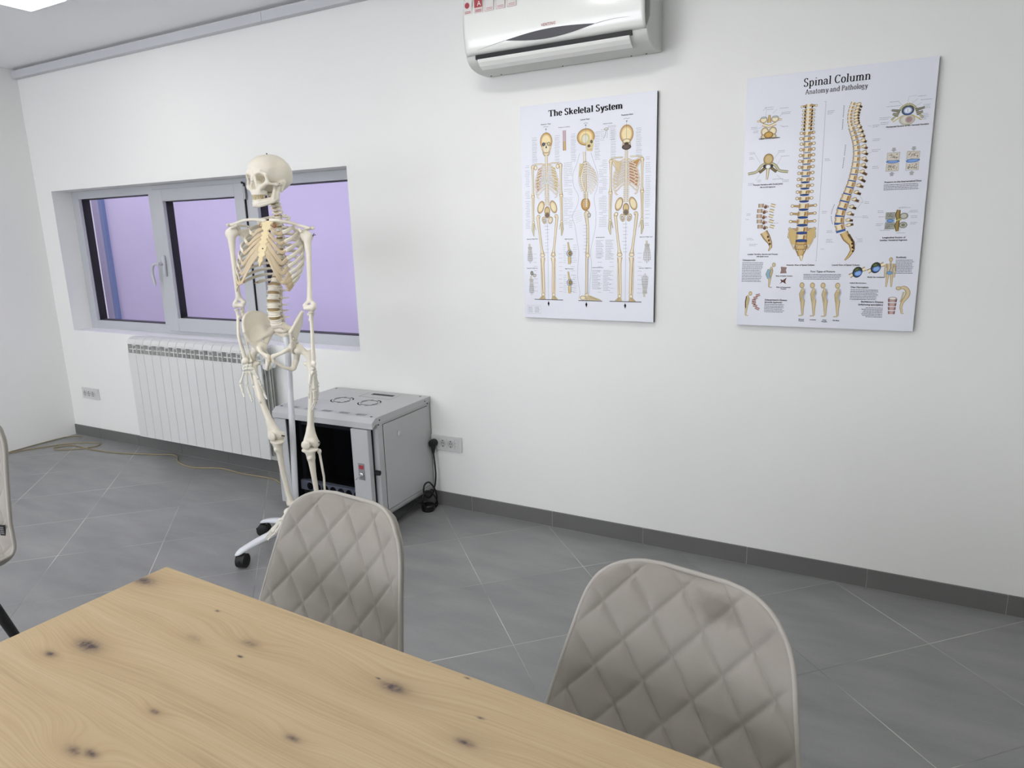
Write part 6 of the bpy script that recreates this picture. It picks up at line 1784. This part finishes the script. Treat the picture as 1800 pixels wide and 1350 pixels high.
# lumbar segment
x, y = 505, 381
for s_ in (-1, 1):
    a.rect(x - 21, y + s_ * 17 - 11, x + 8, y + s_ * 17 + 11, lin('#a5a89c')); a.line([(x - 21, y + s_ * 17 - 11), (x + 8, y + s_ * 17 - 11), (x + 8, y + s_ * 17 + 11), (x - 21, y + s_ * 17 + 11), (x - 21, y + s_ * 17 - 11)], .8, OUT)
    for k in range(26): a.rect(*(lambda u, v: (u, v, u + 2, v + 1.6))(x - 19 + random.random() * 23, y + s_ * 17 - 9 + random.random() * 16), lin('#5e6257'))
    a.ell(x + 34, y + s_ * 15, 12, 10, lin('#c7c8b8'), lin('#6e7162'), OUT); a.ell(x + 34, y + s_ * 15, 5, 4, lin('#8c8f80'), OUT, OUT, n=12)
a.rect(x - 20, y - 6, x + 8, y + 6, lin('#b5c8cf')); a.ell(x - 6, y, 10, 5, lin('#7a9ed6'), lin('#4a73b5'), lin('#32507f')); a.strip([(x + 17, y + 36), (x + 15, y + 18), (x + 18, y), (x + 15, y - 16), (x + 18, y - 36)], [10, 14, 8, 15, 7], lin('#a38b50'), lin('#5f4a25'), DK, .8); a.strip([(x + 12, y), (x + 26, y + 6)], [6, 8], lin('#c9c46a'), lin('#6b6a34'), DK, .5)
a.build('printed_study', c2); a = Art()
# disc herniation pair
for (x, y, rt) in ((410, 205, .5), (467, 221, .45)):
    a.strip([(x - 24, y - 14), (x - 8, y - 4)], [14, 10], CR2, lin('#7a5530'), DK, .8); a.strip([(x + 10, y + 6), (x + 25, y + 13)], [10, 14], CR2, lin('#9a7a4a'), DK, .8); a.ell(x, y, 15, 19, lin('#4a5c58'), lin('#1c2322'), DK, rot=-.3); a.ell(x + 2, y - 4, 13, 10, lin('#8fb4e6'), lin('#2f55a0'), DBL, rot=.4); a.ell(x - 2, y + 9, 9, 6, lin('#5c6a3c'), lin('#243021'), DK, rot=.4)
a.build('printed_study', c2); a = Art()
# vertebra blocks and wedge stacks
a.poly([(151, 224), (173, 222), (170, 212), (173, 200), (150, 199), (153, 211)], lin('#9c8580')); a.poly([(150, 160), (156, 168), (152, 178), (161, 174), (174, 184), (170, 170), (173, 160), (161, 167)], lin('#6f4a48'))
a.build('printed_study', c2); a = Art()
for k in range(6):
    t_ = k / 5; xx = 74 - 14 * math.sin(PI * t_); yy = 116 - 50 * t_; a.strip([(xx - 7, yy - (2 - 5 * t_)), (xx + 8, yy + (5 - 12 * t_) * .5)], 7, lin('#cfaaa0'), lin('#5f3a34'), lin('#2f1c1a'), 1.0)
a.build('printed_study', c2); a = Art()
for k in range(4): a.strip([(528, 112 - 14 * k), (528, 101 - 14 * k)], [27 - k * 2, 24 - k * 2], lin('#c7a9a2'), lin('#704c49'), lin('#3d2624'), .9)
a.ell(528, 114, 13, 5, lin('#e8e2da'), lin('#a08c84'), OUT)
a.build('printed_study', c2)
# little standing people (plain silhouettes)
a = Art(); SKN, SKE = lin('#d8c79f'), lin('#a8946a')
def man(x, y0, h, lean=0, blue=True, face=-1, bend=0):
    k = h / 130.0; X = lambda u, v: (x + face * (u * k) + face * lean * (max(0, v - 60) / 60) ** 1.6 * k * 14, y0 + v * k)
    hd_ = X(2 + bend, 116); a.ell(hd_[0], hd_[1] - bend * .2, 8 * k, 10.5 * k, SKN, SKE, OUT, ol=.4)
    a.strip([X(-1, 106), X(-2, 98)], 7 * k, SKN, SKE, OUT, .3)
    a.strip([X(-2, 100), X(1, 84), X(0, 66), X(-2, 58)], [12 * k, 19 * k, 16 * k, 17 * k], SKN, SKE, OUT, .4)
    a.strip([X(-2, 60), X(-3, 36), X(-3, 30), X(-5, 4)], [17 * k, 11 * k, 10 * k, 6 * k], SKN, SKE, OUT, .4)
    a.strip([X(-6, 3), X(9, 1)], [4 * k, 3 * k], SKN, SKE, OUT, .3)
    if blue: a.strip([X(-8, 104), X(-11, 88), X(-6, 72), X(-10, 60)], 2.4 * k, lin('#e6ecf5'), lin('#5b79b8'), lin('#4a66a3'), .6)
    a.strip([X(-1, 94), X(2, 70), X(3, 48)], [5 * k, 4.5 * k, 4 * k], SKN, lin('#8d8a50'), OUT, .3)
for (x, ln_) in ((232, .1), (271, .35), (310, .6), (351, .0)): man(x, 42, 128, ln_); a.build('printed_figure', c2); a = Art()
man(116, 146, 96, .55, False, 1, 5); a.strip([(112, 214), (106, 196), (112, 180)], [12, 15, 12], lin('#9db8c4'), lin('#6f93a5'), OUT, .3)
a.build('printed_figure', c2); a = Art()
man(36, 36, 98, .5, False, 1, 6); a.strip([(33, 112), (30, 90), (32, 66)], [3, 4, 3], lin('#6a5a24'), OUT, OUT, .2)
a.build('printed_figure', c2); a = Art()
x, y = 512, 151   # from the front
a.ell(x, y + 98, 5.5, 7.5, SKN, SKE, OUT, ol=.4); a.strip([(x, y + 90), (x, y + 84)], 5, SKN, SKE, OUT, .3); a.strip([(x, y + 84), (x, y + 66), (x, y + 48)], [28, 20, 23], SKN, SKE, OUT, .4)
for s_ in (-1, 1): a.strip([(x + s_ * 14, y + 82), (x + s_ * 16, y + 60), (x + s_ * 15, y + 36)], [5, 4.5, 3.5], SKN, SKE, OUT, .3); a.strip([(x + s_ * 6, y + 48), (x + s_ * 7, y + 26), (x + s_ * 8, y + 3)], [10, 7, 4], SKN, SKE, OUT, .3)
a.line([(x, y + 84), (x + 2, y + 70), (x - 2, y + 58)], 2.2, lin('#4f7fb8')); a.ell(x - 1, y + 52, 8, 6, lin('#7fa9cf'), lin('#5d8dbb'), lin('#4f7fb8'))
a.build('printed_figure', c2); a = Art()
pth = [(560, 66), (556, 84), (560, 104), (571, 124), (572, 140), (562, 152), (550, 152)]
a.strip([p for p in bez(pth, 4)], [float(np.interp(i / 24, [0, .3, .5, .8, 1], [6, 9, 15, 13, 8])) for i in range(25)], SKN, SKE, OUT, .4); a.ell(543, 150, 8, 6.5, SKN, SKE, OUT, ol=.4); a.strip([(556, 64), (566, 62)], 3, SKN, SKE, OUT, .3); a.strip([(560, 138), (556, 116), (552, 102)], [5, 4, 3], SKN, lin('#8d8a50'), OUT, .3)
a.build('printed_figure', c2)
a = Art()
TX = lin('#4d5058')
a.greek(12, 240, 76, 13, 5.9, 1.9, TX, .12); a.greek(100, 83, 74, 6, 5.6, 1.9, TX, .15); a.greek(232, 197, 128, 4, 5.4, 1.9, TX, .06)
a.greek(392, 143, 90, 7, 5.6, 1.9, TX, .1); a.greek(430, 80, 70, 7, 5.4, 1.9, TX, .3, 'r'); a.greek(527, 248, 56, 9, 5.6, 1.9, TX, .12); a.greek(470, 502, 110, 4, 5.4, 1.8, TX, .1)
for (x, y, w_, n) in ((66, 792, 44, 1), (74, 785, 30, 1), (118, 785, 36, 1), (126, 770, 32, 2), (22, 727, 30, 2), (30, 714, 20, 2), (128, 722, 24, 1), (20, 640, 24, 2), (20, 622, 18, 2), (120, 640, 26, 2), (130, 620, 36, 1), (20, 530, 20, 2), (52, 540, 16, 2), (106, 541, 40, 1), (140, 536, 22, 2), (20, 420, 18, 2),
                     (16, 400, 18, 1), (24, 330, 26, 2), (34, 308, 30, 2), (112, 384, 26, 1), (276, 760, 22, 3), (278, 600, 18, 2), (280, 420, 18, 2), (284, 288, 14, 1), (420, 700, 24, 2), (424, 655, 30, 2), (424, 620, 28, 2), (430, 565, 22, 2), (415, 448, 18, 2), (412, 400, 20, 2), (300, 352, 24, 2), (300, 322, 26, 3), (405, 322, 16, 3),
                     (466, 770, 34, 1), (458, 756, 42, 1), (470, 744, 26, 1), (548, 780, 30, 1), (556, 768, 34, 1), (566, 752, 22, 3), (566, 724, 18, 3), (440, 722, 34, 2), (444, 706, 30, 2), (556, 712, 24, 2), (458, 416, 24, 2), (462, 396, 20, 1), (456, 372, 24, 2), (556, 414, 26, 2), (560, 396, 24, 2), (560, 374, 22, 2), (520, 424, 40, 1), (470, 350, 34, 1), (520, 340, 34, 1)):
    a.greek(x, y, w_, n, 5.0, 1.2, GRY, .3)
for p in ([(60, 782), (72, 790)], [(72, 760), (72, 788)], [(95, 770), (110, 783)], [(118, 755), (128, 768)], [(45, 722), (62, 726)], [(120, 726), (136, 720)], [(60, 600), (40, 632)], [(104, 610), (122, 632)], [(116, 585), (132, 616)], [(60, 560), (46, 540)], [(120, 555), (142, 535)], [(405, 700), (418, 697)], [(395, 640), (410, 610), (424, 612)], [(380, 448), (412, 446)],
          [(398, 470), (410, 450), (392, 425)], [(372, 398), (410, 397)], [(395, 330), (404, 318), (396, 300)], [(326, 350), (345, 350)], [(520, 765), (522, 782), (546, 782)], [(530, 758), (548, 772)], [(505, 755), (492, 768)], [(540, 745), (560, 760)], [(480, 715), (470, 722)], [(524, 410), (524, 426), (545, 426)], [(545, 400), (556, 412)], [(490, 360), (482, 350)], [(535, 360), (530, 343)]):
    a.line(p, .6, GRY)
for (s0, s1, n) in (((326, 770), (326, 690), 16), ((340, 640), (336, 560), 15), ((318, 440), (318, 370), 14)):
    for k in range(n): 
        x = s0[0] + (s1[0] - s0[0]) * k / n - (8 * math.sin(PI * k / n) if n == 14 else 0); y = s0[1] + (s1[1] - s0[1]) * k / n
        if k != n // 2: a.rect(x, y, x + 2.4, y + 2.6, lin('#55585e'))
a.build('printed_small_text', c2)
for (s_, x, y, sz, al) in (('Upper Cervical Vertebra', 87, 683, 7.2, 'CENTER'), ('Thoracic Vertebra with Costal Joints', 90, 521, 7, 'CENTER'), ('(4th and 5th Segments)', 90, 512, 5.8, 'CENTER'), ('Lumbar Vertebra, Sacrum and Coccyx', 84, 268, 7, 'CENTER'), ('with spinal nerves', 84, 260, 6, 'CENTER'),
                           ('Anterior View of Spinal Column', 219, 228, 7.4, 'CENTER'), ('Lateral View of Spinal Column', 370, 228, 7.4, 'CENTER'), ('Osteoporosis', 12, 246, 8.5, 'LEFT'), ('Four Types of Posture', 296, 204, 9, 'CENTER'), ("Scheuermann's Disease", 100, 97, 8.5, 'LEFT'), ('(juvenile kyphosis)', 100, 88, 8.5, 'LEFT'),
                           ('Disc Herniation', 392, 149, 9, 'LEFT'), ("Bechterew's Disease", 500, 98, 8.5, 'RIGHT'), ('(ankylosing spondylitis)', 500, 88, 8.5, 'RIGHT'), ('Scoliosis', 527, 254, 9, 'LEFT'), ('Horizontal Section of 4th Cervical Vertebra', 524, 688, 7, 'CENTER'), ('Pressure on the Intervertebral Discs', 526, 508, 7.4, 'CENTER'),
                           ('Longitudinal Section of', 514, 322, 7.6, 'CENTER'), ('Lumbar Vertebral Segment', 514, 313, 7.6, 'CENTER'), ('Body of Healthy Vertebra', 165, 188, 5.6, 'CENTER'), ('Body of Osteoporotic', 165, 146, 5.6, 'CENTER'), ('Vertebra', 165, 140, 5.6, 'CENTER'), ('Normal', 234, 28, 6, 'CENTER'), ('Posture', 234, 22, 6, 'CENTER'), ('Lordosis', 274, 28, 6, 'CENTER'), ('Sway', 313, 28, 6, 'CENTER'), ('Posture', 313, 22, 6, 'CENTER'), ('Flat Back', 352, 28, 6, 'CENTER'),
                           ('Lateral disc herniation', 415, 165, 6, 'CENTER'), ('Medial disc herniation', 470, 186, 6, 'CENTER')):
    cap_text(s_, x, y, sz, c2, al, w=.16)
